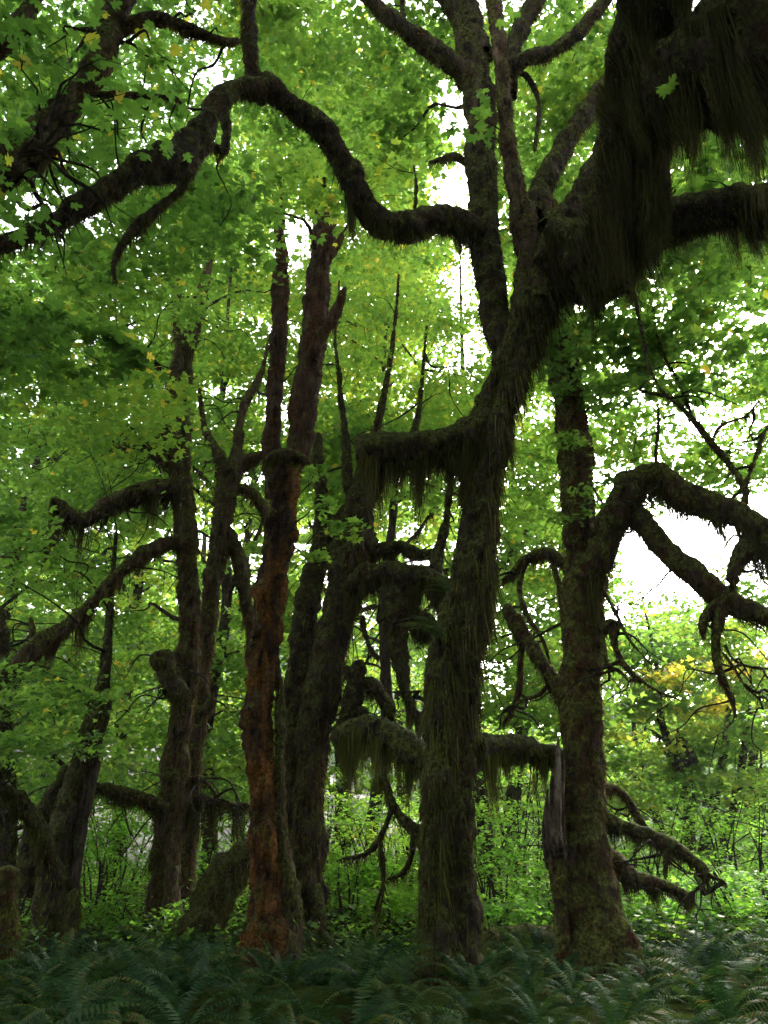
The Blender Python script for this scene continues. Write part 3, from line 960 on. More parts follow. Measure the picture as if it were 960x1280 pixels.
for pts, y0, y1, kw in [
    ([(362, 600, 30), (373, 560, 36), (380, 520, 38), (386, 470, 40), (392, 420, 38), (398, 370, 36), (402, 320, 32), (405, 275, 30), (407, 240, 26)], 13.2, 13.4, dict(flute=0.3)),
    ([(388, 450, 24), (402, 420, 20), (416, 395, 20), (426, 372, 17), (432, 358, 6)], 13.1, 12.9, {}),
    ([(400, 350, 18), (410, 325, 16), (420, 306, 13), (436, 280, 8)], 13.3, 13.2, {}),
    ([(340, 620, 22), (338, 580, 24), (341, 530, 26), (346, 480, 24), (350, 420, 25), (352, 370, 24), (351, 320, 20), (350, 280, 17), (352, 240, 12)], 13.4, 13.8, dict(flute=0.25)),
    ([(404, 250, 16), (392, 222, 12), (376, 190, 11), (360, 165, 9), (345, 145, 6)], 13.4, 13.6, {}),
    ([(406, 250, 14), (404, 225, 9), (408, 205, 6)], 13.4, 13.5, {}),
    ([(322, 790, 24), (312, 776, 18), (306, 770, 8)], 12.8, 12.6, {}),
]:
    t4.part('limb', T_(pts, y0, y1, 14, **{'flute': 0.15, 'lump': 0.2, **kw}), mat=B_russet, strand=S_brown, fz=dict(dens=500, length=0.08, width=0.014))

# ---- brown trunk on the left, with long arms
t5 = Tree('maple_tree', 'brown mossy trunk on the left with long drooping moss-fringed arms', 'tree', (gx(202, 16, 1150), 16.0, 0), B_brown, S_brown)
TREES['left'] = t5
TWIGGY[id(t5)] = (8, 1.5)
t5.part('trunk', trunk_([(202, 1160, 58), (206, 1090, 50), (213, 1010, 48), (221, 945, 48), (230, 880, 46), (236, 810, 46), (237, 740, 42), (232, 670, 44), (227, 610, 44), (222, 565, 46), (224, 530, 40)], 16.0, 16.0, 22, flare=0.8, k=0.68, flute=0.26, lump=0.2, step=0.12),
        fz=[SH, dict(dens=200, length=0.2, width=0.013, droop=2.5)])
for pts, y0, y1, dr, strand in [
    ([(222, 560, 34), (226, 510, 28), (232, 460, 24), (240, 420, 22), (252, 380, 18), (262, 335, 14), (265, 300, 10), (260, 255, 7)], 16, 16.3, None, None),
    ([(216, 560, 30), (214, 520, 30), (214, 490, 24), (221, 440, 14), (222, 390, 12), (221, 350, 10), (216, 315, 8), (212, 288, 5)], 15.9, 15.8, None, None),
    ([(222, 380, 8), (212, 350, 7), (205, 335, 6), (190, 340, 3)], 15.9, 15.8, None, None),
    ([(220, 610, 30), (200, 612, 30), (178, 615, 34), (152, 624, 32), (128, 636, 28), (106, 648, 22), (88, 645, 20), (74, 632, 18), (66, 622, 10)], 15.9, 14.8, dict(per_m=500, Lmax=0.75, tufts=9), S_dark),
    ([(80, 640, 12), (72, 662, 11), (64, 685, 9), (54, 704, 5)], 14.9, 14.8, None, None),
    ([(226, 676, 24), (205, 680, 24), (182, 690, 24), (160, 706, 20), (140, 722, 16), (118, 744, 16), (98, 764, 16), (84, 782, 22), (66, 795, 28), (44, 812, 28), (20, 832, 28), (-12, 852, 28), (-60, 880, 24)], 15.8, 13.6, dict(per_m=420, Lmax=0.45, tufts=8), None),
    ([(42, 808, 14), (40, 790, 10), (38, 770, 4)], 14.2, 14.2, None, None),
    ([(226, 870, 30), (214, 848, 32), (206, 828, 34), (200, 812, 26)], 15.6, 15.4, dict(per_m=400, Lmax=0.45), S_green),
    ([(214, 560, 22), (196, 545, 20), (180, 535, 16), (165, 535, 10), (150, 542, 5)], 15.8, 15.5, dict(per_m=200, Lmax=0.2), None),
    ([(210, 580, 18), (190, 562, 16), (170, 556, 16), (146, 562, 12), (135, 566, 5)], 15.7, 15.3, dict(per_m=350, Lmax=0.25), None),
    ([(212, 1010, 20), (190, 1004, 20), (165, 996, 20), (142, 988, 17), (118, 985, 14)], 15.8, 15.6, dict(per_m=350, Lmax=0.4), S_dark),
    ([(232, 1010, 14), (250, 994, 12), (268, 1000, 14), (290, 1004, 10), (312, 1006, 5)], 16.1, 16.4, dict(per_m=400, Lmax=0.9, tufts=5), S_dark),
    ([(232, 975, 12), (246, 972, 10), (262, 985, 9), (278, 1004, 5)], 16.1, 16.4, dict(per_m=250, Lmax=0.5, tufts=4), S_dark),
    ([(206, 470, 10), (185, 445, 12), (160, 425, 12), (140, 410, 9), (128, 396, 5)], 15.6, 14.8, None, None),
]:
    t5.part('limb', T_(pts, y0, y1, 12, flute=0.14, lump=0.22), fz=SH, dr=dr, strand=strand)

# ---- its slimmer forked neighbour
t6 = Tree('maple_tree', 'slimmer dark forked trunk close behind the brown left-hand trunk', 'tree', (gx(236, 17.2, 1140), 17.2, 0), B_brown, S_brown)
TREES['slim'] = t6
TWIGGY[id(t6)] = (5, 1.3)
t6.part('trunk', trunk_([(228, 1140, 40), (236, 1040, 36), (242, 950, 34), (250, 880, 32), (256, 810, 34), (263, 750, 32), (271, 690, 33), (280, 635, 34), (286, 595, 36), (288, 575, 32)], 17.2, 17.2, 16, flare=0.3, flute=0.2, lump=0.2),
        fz=[SH, dict(dens=160, length=0.18, width=0.013, droop=2.5)])
for pts, y0, y1, dr in [
    ([(290, 590, 24), (298, 555, 17), (302, 525, 14), (308, 500, 16), (318, 482, 12), (328, 462, 8), (336, 420, 4)], 17.2, 17.3, None),
    ([(282, 590, 22), (270, 560, 16), (260, 542, 13), (252, 515, 9), (246, 470, 4)], 17.1, 17.0, None),
    ([(292, 600, 22), (302, 580, 24), (318, 572, 22), (330, 566, 10)], 17.2, 17.2, dict(per_m=300, Lmax=0.4)),
    ([(292, 610, 18), (312, 614, 18), (326, 628, 16), (334, 652, 13), (334, 678, 8)], 17.3, 17.4, dict(per_m=300, Lmax=0.4)),
    ([(282, 660, 18), (292, 680, 22), (300, 700, 24), (304, 730, 20), (310, 760, 18), (312, 790, 8)], 17.3, 17.4, dict(per_m=350, Lmax=0.6)),
    ([(250, 890, 22), (262, 880, 20), (264, 866, 10)], 17.0, 16.9, dict(per_m=300, Lmax=0.2)),
]:
    t6.part('limb', T_(pts, y0, y1, 10, flute=0.14, lump=0.22), fz=SH, dr=dr)

# ---- paired leaning trunks in the middle distance
t7 = Tree('maple_tree', 'pair of dark leaning trunks sharing one foot behind the rust-orange trunk, arms hung with moss', 'tree', (gx(385, 15, 1150), 15.0, 0), B_dark, S_brown)
TREES['pair'] = t7
TWIGGY[id(t7)] = (5, 1.3)
t7.part('trunk', trunk_([(384, 1160, 52), (384, 1100, 50), (386, 1030, 54), (390, 960, 52), (396, 900, 54), (407, 840, 56), (420, 780, 56), (432, 725, 58), (443, 680, 64), (449, 640, 48), (454, 600, 34), (462, 560, 22), (474, 520, 14), (486, 460, 9), (494, 400, 6), (500, 320, 3)], 15.0, 15.2, 22, flare=0.4, flute=0.2, lump=0.18, step=0.12),
        fz=[SH, dict(dens=200, length=0.2, width=0.013, droop=2.5)])
t7.part('trunk', trunk_([(374, 1150, 40), (366, 1040, 40), (364, 950, 44), (368, 880, 44), (376, 810, 44), (386, 750, 44), (396, 700, 38), (403, 660, 30), (402, 620, 28), (396, 580, 24), (398, 540, 14)], 15.3, 15.6, 18, flare=0.3, flute=0.2, lump=0.18),
        fz=SH)
for pts, y0, y1, dr in [
    ([(444, 640, 26), (436, 600, 18), (432, 550, 13), (424, 490, 8), (420, 430, 6), (424, 350, 3)], 15.1, 15.4, None),
    ([(452, 640, 24), (476, 600, 18), (506, 560, 14), (520, 520, 9), (528, 470, 6), (534, 400, 3)], 15.1, 15.5, None),
    ([(400, 690, 26), (412, 670, 26), (424, 650, 20), (432, 630, 10)], 15.5, 15.4, None),
    ([(436, 740, 44), (456, 724, 40), (480, 718, 40), (505, 720, 38), (530, 724, 36), (552, 734, 34), (575, 750, 26)], 15.0, 14.4, [dict(per_m=600, Lmax=0.8, tufts=9), dict(per_m=300, Lmax=1.1, tufts=3)]),
    ([(455, 700, 26), (475, 688, 22), (500, 682, 18), (525, 690, 16), (545, 688, 10)], 15.2, 14.9, dict(per_m=400, Lmax=0.5)),
    ([(545, 735, 18), (548, 690, 18), (556, 660, 15), (562, 620, 10), (566, 590, 5)], 14.8, 14.6, None),
    ([(490, 735, 40), (496, 770, 38), (498, 810, 28), (504, 840, 20), (510, 870, 17), (520, 890, 12), (530, 912, 5)], 14.7, 14.5, dict(per_m=500, Lmax=0.6)),
    ([(515, 775, 40), (535, 785, 36), (548, 800, 22)], 14.7, 14.5, [dict(per_m=900, Lmax=0.7, tufts=7)]),
    ([(512, 880, 10), (520, 866, 9), (528, 862, 4)], 14.6, 14.5, None),
    ([(430, 900, 24), (440, 870, 26), (448, 836, 26), (450, 824, 16)], 15.0, 14.9, dict(per_m=300, Lmax=0.3)),
    ([(444, 852, 22), (462, 854, 24), (478, 868, 22), (488, 884, 20), (490, 900, 12)], 15.0, 14.8, dict(per_m=500, Lmax=0.5)),
    ([(420, 920, 30), (440, 892, 18), (452, 888, 18), (460, 894, 8)], 15.0, 14.8, dict(per_m=300, Lmax=0.3)),
    ([(452, 770, 10), (456, 795, 9), (464, 815, 10), (474, 826, 5)], 14.9, 14.8, None),
    ([(392, 1110, 20), (396, 1125, 18), (400, 1150, 16), (402, 1170, 10)], 14.7, 14.5, None),
]:
    t7.part('limb', T_(pts, y0, y1, 12, flute=0.14, lump=0.22), fz=SH, dr=dr, strand=S_dark)

# ---- dark leaning tree, far left
t8 = Tree('maple_tree', 'dark heavy trunk at the far left, leaning, with an arching mossy arm', 'tree', (gx(70, 15, 1140), 15.0, 0), B_dark, S_green)
TREES['edge'] = t8
TWIGGY[id(t8)] = (4, 1.3)
t8.part('trunk', trunk_([(66, 1150, 66), (76, 1080, 56), (88, 1020, 54), (100, 970, 52), (112, 925, 46), (122, 885, 34), (130, 840, 22), (136, 790, 15), (140, 730, 10), (146, 660, 5)], 15.0, 15.4, 18, flare=0.4, flute=0.24, lump=0.18), fz=SH)
for pts, y0, y1, dr in [
    ([(66, 1140, 36), (64, 1090, 34), (52, 1050, 32), (34, 1018, 28), (14, 994, 24), (-10, 980, 22), (-50, 970, 20)], 14.4, 13.6, dict(per_m=420, Lmax=0.5)),
    ([(40, 1120, 44), (46, 1060, 44), (70, 1000, 40), (96, 960, 34)], 15.5, 15.4, None),
    ([(6, 1140, 36), (6, 1060, 36), (8, 960, 32), (4, 860, 28), (-6, 760, 24)], 16.2, 16.4, None),
]:
    t8.part('limb', T_(pts, y0, y1, 14, flute=0.14, lump=0.22), fz=SH, dr=dr)
t8.part('bare_bark', T_([(94, 1110, 6), (100, 1045, 12), (110, 990, 12), (120, 940, 9), (128, 900, 3)], 14.85, 15.15, 12, flute=0.3, lump=0.1, k=1.0), mat=B_far, label='strip of bare bark without moss')

# ---- tree overhanging from the upper left, its foot out of frame
t2 = Tree('maple_tree', 'near maple leaning in over the top left corner with a sawn-off knob', 'tree', (-7.6, 6.0, 0), B_brown, S_brown)
TREES['over'] = t2
TWIGGY[id(t2)] = (7, 0.9)
_tr2 = Tube([(-7.6, 6, -0.3), (-7.4, 6.1, 3), (-7.0, 6.2, 6), (-6.2, 6.3, 8.2), P(-60, 250, 6.5)], [0.5, 0.42, 0.38, 0.32, 0.26], 18, 0.2, 0.18, 3.3, flare=0.4, cap=0)
t2.part('trunk', _tr2, fz=SH)
for pts, y0, y1, dr in [
    ([(-70, 250, 40), (-10, 225, 40), (30, 200, 44), (62, 160, 46), (96, 116, 44), (124, 76, 42), (142, 36, 38), (160, -10, 36), (190, -100, 30)], 6.5, 6.9, dict(per_m=350, Lmax=0.2)),
    ([(130, 60, 26), (165, 30, 26), (195, 24, 24), (225, 34, 24), (255, 46, 20), (280, 52, 16), (300, 50, 10)], 6.8, 7.3, dict(per_m=300, Lmax=0.14)),
    ([(60, 130, 14), (100, 118, 14), (140, 116, 12), (180, 118, 10), (225, 124, 9)], 6.6, 7.0, dict(per_m=150, Lmax=0.08)),
    ([(-30, 60, 40), (0, 56, 36), (18, 40, 30), (36, 10, 28), (60, -40, 24)], 6.4, 6.5, None),
    ([(34, 210, 48), (46, 190, 48), (56, 178, 40)], 6.3, 6.0, None),
    ([(-20, 215, 50), (6, 205, 54), (20, 196, 46)], 6.2, 5.9, None),
]:
    t2.part('limb', T_(pts, y0, y1, 14, flute=0.1, lump=0.14), fz=dict(dens=1500, length=0.035, width=0.006), dr=dr)
# ================================================================== BACKGROUND TREES
BGT = [  # key, px of the foot, distance, height, radius, kind label
    ('b1', 40, 25, 22, .32, 'slim background maple nearest the left picture edge, behind the dark leaning trunk'),
    ('b2', 135, 30, 24, .36, 'background maple seen through the gap left of the brown trunk'),
    ('b3', 262, 24, 23, .30, 'background maple between the slim forked trunk and the rust-orange trunk'),
    ('b4', 300, 33, 26, .36, 'tall pale-leaved background maple behind the rust-orange trunk'),
    ('b5', 425, 26, 25, .34, 'background maple just right of the paired leaning trunks'),
    ('b6', 468, 21, 21, .22, 'thin young maple in the bright gap left of the huge two-stemmed maple'),
    ('b7', 508, 34, 27, .38, 'tall bright background maple rising behind the elbow limb'),
    ('b8', 612, 23, 22, .26, 'background maple between the huge maple and the russet trunk'),
    ('b9', 655, 31, 26, .36, 'tall background maple behind the russet trunk'),
    ('b10', 838, 30, 8.5, .24, 'low yellowing maple under the open sky on the right'),
    ('b11', 872, 26, 9.5, .26, 'short reddish-stemmed background tree with a dark knob, right side'),
    ('b12', 955, 30, 9.0, .30, 'background maple at the right picture edge below the sky gap'),
    ('b13', -70, 22, 20, .30, 'background maple with only its foliage showing at the left edge'),
    ('b14', 1075, 24, 19, .34, 'background maple whose crown hangs in from the right edge'),
    ('b15', 200, 40, 24, .40, 'farthest maple on the left, beside the pale river bank'),
    ('b16', 760, 36, 8.5, .26, 'distant low maple right of the russet trunk'),
]
for key, px, Y, H, r0, lab in BGT:
    x = gx(px, Y)
    t = Tree('maple_tree', lab, 'tree', (x, Y, 0), B_far, S_brown, 'maples beyond the great trunks')
    TREES[key] = t
    r0 *= 0.72
    lean = rng.normal(0, 0.7, 2)
    top = np.array([x + lean[0], Y + lean[1], H * 0.92])
    pts = [np.array([x, Y, -0.3])] + [np.array([x, Y, 0]) + (top - np.array([x, Y, 0])) * k + np.r_[rng.normal(0, 0.14, 2), 0] for k in (0.08, 0.22, 0.38, 0.55, 0.75)] + [top]
    _seed[0] += 3.7
    trk = Tube(pts, r0 * np.array([1.25, 1.0, 0.92, 0.8, 0.62, 0.4, 0.12]), 12, 0.14, 0.16, _seed[0], flare=0.4, cap=0)
    t.part('trunk', trk, fz=dict(dens=120, length=0.09, width=0.02))
    for k in range(5):
        s0 = rng.uniform(0.3, 0.8)
        i = int(s0 * (len(trk.c) - 1))
        a = trk.c[i]
        az = rng.uniform(0, 6.28)
        ln = rng.uniform(1.8, 3.8) * H / 22
        dirv = np.array([math.cos(az), math.sin(az), rng.uniform(0.2, 1.0)])
        q = [a, a + dirv * ln * 0.35, a + dirv * ln * 0.7 + rng.normal(0, 0.2, 3), a + dirv * ln + np.array([0, 0, rng.uniform(0, 1.2)])]
        rr_ = trk.r[i] * 0.5
        _seed[0] += 3.7
        t.part('limb', Tube(q, [rr_, rr_ * 0.8, rr_ * 0.55, rr_ * 0.2], 8, 0.1, 0.2, _seed[0], cap=0), dr=dict(per_m=60, Lmax=0.35, width=0.03, tufts=5))

# dark knob on the short reddish tree
kb = P(848, 940, 25.5)
TREES['b11'].part('limb', Tube([np.array([TREES['b11'].org[0], 26, kb[2] - 0.6]), kb + np.array([0.3, 0.2, -0.1]), kb, kb + np.array([-0.35, -0.1, -0.15])], [0.2, 0.3, 0.45, 0.3], 12, 0.2, 0.25, 4.4), dr=dict(per_m=200, Lmax=0.4, width=0.03))
for px in (905, 930):
    TREES['b11'].part('stem', Tube([TREES['b11'].org + np.array([0, 0, 0.3]), P(px - 18, 1030, 26), P(px, 940, 26.2), P(px + 10, 830, 26.5)], [.22, .16, .12, .02], 10, 0.2, 0.2, px))

# ================================================================== FOLIAGE
HERO = ['big', 'right', 'rust', 'left', 'slim', 'pair', 'edge', 'over']
BACK = [b[0] for b in BGT]


def region(x0, y0, x1, y1, Ya, Yb, nb, rh, n, size, tint, keys, tpl_=LEAF_MID, rv=0.4, branch=True, per=22, tvar=0.08):
    org = np.array([TREES[k].org[:2] for k in keys])
    for _ in range(nb):
        px, py, Y = rng.uniform(x0, x1), rng.uniform(y0, y1), rng.uniform(Ya, Yb)
        c = P(px, py, Y)
        if c[2] < 0.6:
            continue
        k = keys[int(np.argmin(np.linalg.norm(org - c[:2], axis=1)))]
        t = TREES[k]
        if GAPS and in_gap(c[None])[0]:
            continue
        r = blob_leaves(c, rh * rng.uniform(0.7, 1.25), rh * rv * rng.uniform(0.7, 1.2), int(n * rng.uniform(0.6, 1.3)), size, tint + rng.normal(0, tvar), per)
        if r is None:
            continue
        pos, az, tn, cs = r
        sz = size * rng.uniform(0.6, 1.25, len(pos))
        t.leaves.add(*leaf_mesh_arrays(pos, sz, tpl_, tn, flat=0.75 if Ya >= 16 else 0.5, azim=az))
        if branch:
            bough(t, c - np.array([0, 0, 0.1]), r0=0.055 if rh > 0.8 else 0.03)
            for q in (cs[::2] if Yb <= 16 else cs[:: max(1, len(cs) // 3)]):
                bough(t, q - np.array([0, 0, 0.03]), r0=0.012, tip=0.004)


# far bright crowns (seen through everything)
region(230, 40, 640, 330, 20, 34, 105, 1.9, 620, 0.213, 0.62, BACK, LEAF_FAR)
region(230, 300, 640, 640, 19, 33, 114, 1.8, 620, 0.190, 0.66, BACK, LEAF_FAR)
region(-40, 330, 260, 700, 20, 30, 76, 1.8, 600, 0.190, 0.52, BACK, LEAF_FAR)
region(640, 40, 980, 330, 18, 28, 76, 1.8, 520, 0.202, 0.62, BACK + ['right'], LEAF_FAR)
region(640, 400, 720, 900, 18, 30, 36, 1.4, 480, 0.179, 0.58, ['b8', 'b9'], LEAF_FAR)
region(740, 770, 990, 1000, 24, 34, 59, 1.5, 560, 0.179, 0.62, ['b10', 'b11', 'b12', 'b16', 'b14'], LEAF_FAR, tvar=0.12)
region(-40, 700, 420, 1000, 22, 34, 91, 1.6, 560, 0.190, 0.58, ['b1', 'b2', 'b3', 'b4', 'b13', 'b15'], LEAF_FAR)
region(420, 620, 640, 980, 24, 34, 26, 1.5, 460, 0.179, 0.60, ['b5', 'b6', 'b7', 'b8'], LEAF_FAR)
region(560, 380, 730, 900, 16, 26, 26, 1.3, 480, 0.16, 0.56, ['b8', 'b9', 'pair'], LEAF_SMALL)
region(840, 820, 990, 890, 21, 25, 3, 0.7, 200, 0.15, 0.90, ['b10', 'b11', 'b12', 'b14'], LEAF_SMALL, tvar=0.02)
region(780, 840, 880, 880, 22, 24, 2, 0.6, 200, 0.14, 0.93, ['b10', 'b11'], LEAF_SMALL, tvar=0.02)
# middle-distance boughs
region(320, -20, 600, 250, 11, 15, 34, 1.1, 330, 0.15, 0.55, ['big', 'rust', 'pair'])
region(200, 200, 420, 420, 14, 19, 16, 1.2, 330, 0.14, 0.60, ['rust', 'slim', 'left'], LEAF_SMALL)
region(420, 330, 600, 540, 15, 20, 18, 1.3, 360, 0.14, 0.60, ['pair', 'big'], LEAF_SMALL)
region(640, 20, 770, 320, 11, 15, 18, 1.0, 300, 0.15, 0.56, ['big', 'right'])
region(-30, 340, 165, 560, 10, 15, 18, 1.0, 280, 0.14, 0.56, ['left', 'edge', 'over'])
region(-30, 540, 200, 780, 16.3, 20, 22, 1.0, 300, 0.14, 0.50, ['left', 'edge'], LEAF_SMALL, rv=0.25)
region(-30, 540, 60, 780, 12, 15, 4, 0.9, 240, 0.14, 0.42, ['left', 'edge'], rv=0.25)
region(-30, 780, 200, 1000, 16.3, 20, 18, 1.1, 330, 0.13, 0.52, ['left', 'edge'], LEAF_SMALL, rv=0.2)
region(-30, 840, 130, 960, 12, 15, 8, 0.9, 300, 0.13, 0.46, ['left', 'edge'], LEAF_SMALL, rv=0.16)
region(760, 320, 990, 480, 10, 14, 22, 0.9, 260, 0.15, 0.46, ['right', 'big'], tvar=0.1)
region(700, 400, 860, 520, 10.5, 12, 12, 0.7, 200, 0.13, 0.44, ['right'])
region(735, 460, 990, 620, 12, 18, 42, 0.8, 140, 0.13, 0.48, ['right', 'b14'], per=14)
region(870, 400, 1000, 620, 21, 26, 16, 1.1, 200, 0.16, 0.52, ['b14'], LEAF_SMALL)
region(700, 520, 760, 660, 11.0, 11.6, 4, 0.5, 90, 0.12, 0.5, ['right'])
region(330, 570, 440, 700, 12.0, 12.6, 5, 0.4, 60, 0.11, 0.5, ['rust'])
region(650, 540, 715, 660, 14, 20, 7, 0.8, 200, 0.14, 0.55, ['right', 'b9'], LEAF_SMALL)
region(640, 400, 700, 540, 13, 18, 5, 0.8, 180, 0.14, 0.55, ['right', 'b9'], LEAF_SMALL)
region(835, 830, 950, 960, 25, 27.5, 7, 0.8, 200, 0.15, 0.42, ['b11'], LEAF_SMALL)
region(740, 620, 930, 790, 15, 22, 24, 0.7, 90, 0.13, 0.5, ['right', 'b14', 'b10'], per=12)
region(880, 680, 990, 900, 14, 20, 6, 0.8, 130, 0.13, 0.62, ['right', 'b14'], tvar=0.14)
# near boughs, upper left and above; shade put into their darker tint
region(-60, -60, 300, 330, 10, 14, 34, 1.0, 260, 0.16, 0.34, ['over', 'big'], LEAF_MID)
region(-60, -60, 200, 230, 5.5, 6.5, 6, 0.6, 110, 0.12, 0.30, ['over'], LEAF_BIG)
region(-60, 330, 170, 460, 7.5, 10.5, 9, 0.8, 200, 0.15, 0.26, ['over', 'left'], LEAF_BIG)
region(860, 180, 1000, 330, 9, 12, 10, 0.8, 220, 0.15, 0.40, ['big', 'right'], LEAF_BIG)

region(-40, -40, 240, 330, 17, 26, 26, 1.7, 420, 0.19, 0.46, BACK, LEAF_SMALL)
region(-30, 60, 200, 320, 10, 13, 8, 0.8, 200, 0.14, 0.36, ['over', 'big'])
region(660, 330, 760, 450, 14, 20, 6, 1.0, 240, 0.15, 0.5, ['right', 'b9'], LEAF_SMALL)


def overhead_shade(nb, key, x0, x1, y0, y1, z0, z1, n, size, tint):
    """unseen leaves added above the frame and behind the camera to shade the foreground"""
    t = TREES[key]
    for _ in range(nb):
        c = np.array([rng.uniform(x0, x1), rng.uniform(y0, y1), rng.uniform(z0, z1)])
        r = blob_leaves(c, 1.8, 0.6, n, size, tint, 26, open_gaps=False)
        pos, az, tn, cs = r
        x, y = proj(pos)
        keep = (pos[:, 1] < 1.5) | (y < -40)
        if keep.any():
            t.leaves.add(*leaf_mesh_arrays(pos[keep], size * rng.uniform(0.7, 1.2, keep.sum()), LEAF_FAR, tn[keep], azim=az[keep]))


overhead_shade(60, 'over', -13, -1, -9, 9, 10.5, 15.5, 150, 0.38, 0.35)  # out-of-frame foliage added to hold back sky light
overhead_shade(60, 'big', -2, 12, -9, 8, 10.5, 16.5, 150, 0.38, 0.35)
overhead_shade(34, 'big', -6, 9, 8, 15, 17, 22, 150, 0.36, 0.4)

# single big leaves close enough to tell apart
def leaf_piece(tint_, nm, tp):
    v, f = tp
    return mesh('leaf', v, [f], M_leaf, tint=np.full(len(v), tint_))


LEAFM = [leaf_piece(t_, 'leaf', LEAF_BIG) for t_ in (0.2, 0.3, 0.4, 0.5, 0.62, 0.92, 0.97)]


def single_leaves(tree, spots, size, mix):
    """spots: (px, py, Y, spread_px, n)"""
    for px, py, Y, sp_, n in spots:
        c0 = P(px, py, Y)
        bough(tree, c0, r0=0.02, tip=0.004)
        for _ in range(n):
            c = P(px + rng.normal(0, sp_), py + rng.normal(0, sp_ * 0.7), Y + rng.normal(0, 0.15))
            o = link('leaf', LEAFM[rng.choice(len(LEAFM), p=mix)], tree.root)
            s = size * rng.uniform(0.7, 1.2)
            o.matrix_basis = Matrix.Translation(Vector(c - tree.org)) @ Matrix.Rotation(rng.uniform(0, 6.28), 4, 'Z') @ Matrix.Rotation(rng.normal(0.35, 0.35), 4, 'X') @ Matrix.Diagonal((s, s, s, 1))


single_leaves(TREES['big'], [(600, 140, 9.8, 12, 7), (598, 165, 9.9, 12, 6), (608, 120, 9.8, 8, 3), (640, 22, 9.2, 10, 4), (826, 108, 6.9, 10, 3), (575, 160, 10.1, 10, 5), (880, 225, 8.4, 12, 4)], 0.19, [.05, .15, .3, .3, .2, 0, 0])
single_leaves(TREES['over'], [(128, 20, 6.0, 16, 5), (120, 48, 6.1, 12, 3), (178, 158, 6.2, 14, 4), (108, 134, 5.8, 9, 3), (132, 152, 5.9, 10, 3), (15, 165, 5.5, 14, 5), (30, 60, 6.0, 24, 9), (70, 90, 6.2, 22, 8), (90, 210, 6.4, 24, 8), (190, 60, 6.6, 22, 8),
                              (30, 255, 6.0, 20, 8), (150, 110, 6.6, 22, 7), (205, 190, 7.0, 18, 6), (10, 20, 5.8, 20, 7), (240, 10, 7.0, 18, 6), (60, 20, 6.0, 20, 7)], 0.15, [.25, .25, .2, .1, .05, .09, .06])

for t in TREES.values():
    t.finish()

# ================================================================== UNDERSTORY SHRUBS
SHRUBS = [  # px, Y, height, n leaves, tint (raised in the light gap as painted light), label
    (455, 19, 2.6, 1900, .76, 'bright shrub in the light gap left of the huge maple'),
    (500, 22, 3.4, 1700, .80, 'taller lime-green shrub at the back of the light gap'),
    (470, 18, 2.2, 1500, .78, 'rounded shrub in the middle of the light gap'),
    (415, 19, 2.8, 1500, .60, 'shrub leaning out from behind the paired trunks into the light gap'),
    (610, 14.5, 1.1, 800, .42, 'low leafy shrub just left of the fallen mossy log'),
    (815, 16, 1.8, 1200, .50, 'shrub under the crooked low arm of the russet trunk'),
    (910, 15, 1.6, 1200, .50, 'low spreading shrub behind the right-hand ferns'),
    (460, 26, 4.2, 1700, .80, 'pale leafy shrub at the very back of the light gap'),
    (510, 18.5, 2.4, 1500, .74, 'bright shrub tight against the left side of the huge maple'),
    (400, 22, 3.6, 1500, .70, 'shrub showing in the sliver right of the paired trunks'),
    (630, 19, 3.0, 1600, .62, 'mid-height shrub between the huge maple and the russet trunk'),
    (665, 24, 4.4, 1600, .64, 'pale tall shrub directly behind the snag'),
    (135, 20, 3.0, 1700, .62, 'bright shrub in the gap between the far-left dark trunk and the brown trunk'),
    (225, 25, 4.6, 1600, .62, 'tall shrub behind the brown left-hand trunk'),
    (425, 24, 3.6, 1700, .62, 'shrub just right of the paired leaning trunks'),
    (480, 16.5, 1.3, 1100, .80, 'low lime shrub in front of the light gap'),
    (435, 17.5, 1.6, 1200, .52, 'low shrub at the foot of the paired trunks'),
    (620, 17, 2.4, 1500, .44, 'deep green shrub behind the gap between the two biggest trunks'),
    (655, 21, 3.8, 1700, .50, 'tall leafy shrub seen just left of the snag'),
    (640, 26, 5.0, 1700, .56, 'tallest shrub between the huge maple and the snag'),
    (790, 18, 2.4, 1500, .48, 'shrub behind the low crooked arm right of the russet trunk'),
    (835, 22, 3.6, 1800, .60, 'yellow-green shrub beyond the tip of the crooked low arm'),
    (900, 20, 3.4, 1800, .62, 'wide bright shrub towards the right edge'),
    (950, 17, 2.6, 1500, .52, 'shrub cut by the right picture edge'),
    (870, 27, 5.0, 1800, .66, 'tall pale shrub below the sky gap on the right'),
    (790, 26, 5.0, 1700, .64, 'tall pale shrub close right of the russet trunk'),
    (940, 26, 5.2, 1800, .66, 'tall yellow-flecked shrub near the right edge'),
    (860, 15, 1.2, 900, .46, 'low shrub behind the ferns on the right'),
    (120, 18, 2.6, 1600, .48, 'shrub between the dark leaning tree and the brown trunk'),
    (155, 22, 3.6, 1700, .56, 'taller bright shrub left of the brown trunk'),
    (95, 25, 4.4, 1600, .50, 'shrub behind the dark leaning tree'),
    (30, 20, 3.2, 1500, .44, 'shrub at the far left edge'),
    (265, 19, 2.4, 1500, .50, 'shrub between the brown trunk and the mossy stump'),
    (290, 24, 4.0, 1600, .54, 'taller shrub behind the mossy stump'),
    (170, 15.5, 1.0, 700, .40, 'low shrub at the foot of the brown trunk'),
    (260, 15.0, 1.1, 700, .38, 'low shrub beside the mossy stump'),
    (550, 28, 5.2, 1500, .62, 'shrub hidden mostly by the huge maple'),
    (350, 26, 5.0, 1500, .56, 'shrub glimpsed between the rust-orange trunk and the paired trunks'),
    (700, 17, 1.4, 900, .38, 'low dark shrub behind the fallen mossy log'),
]
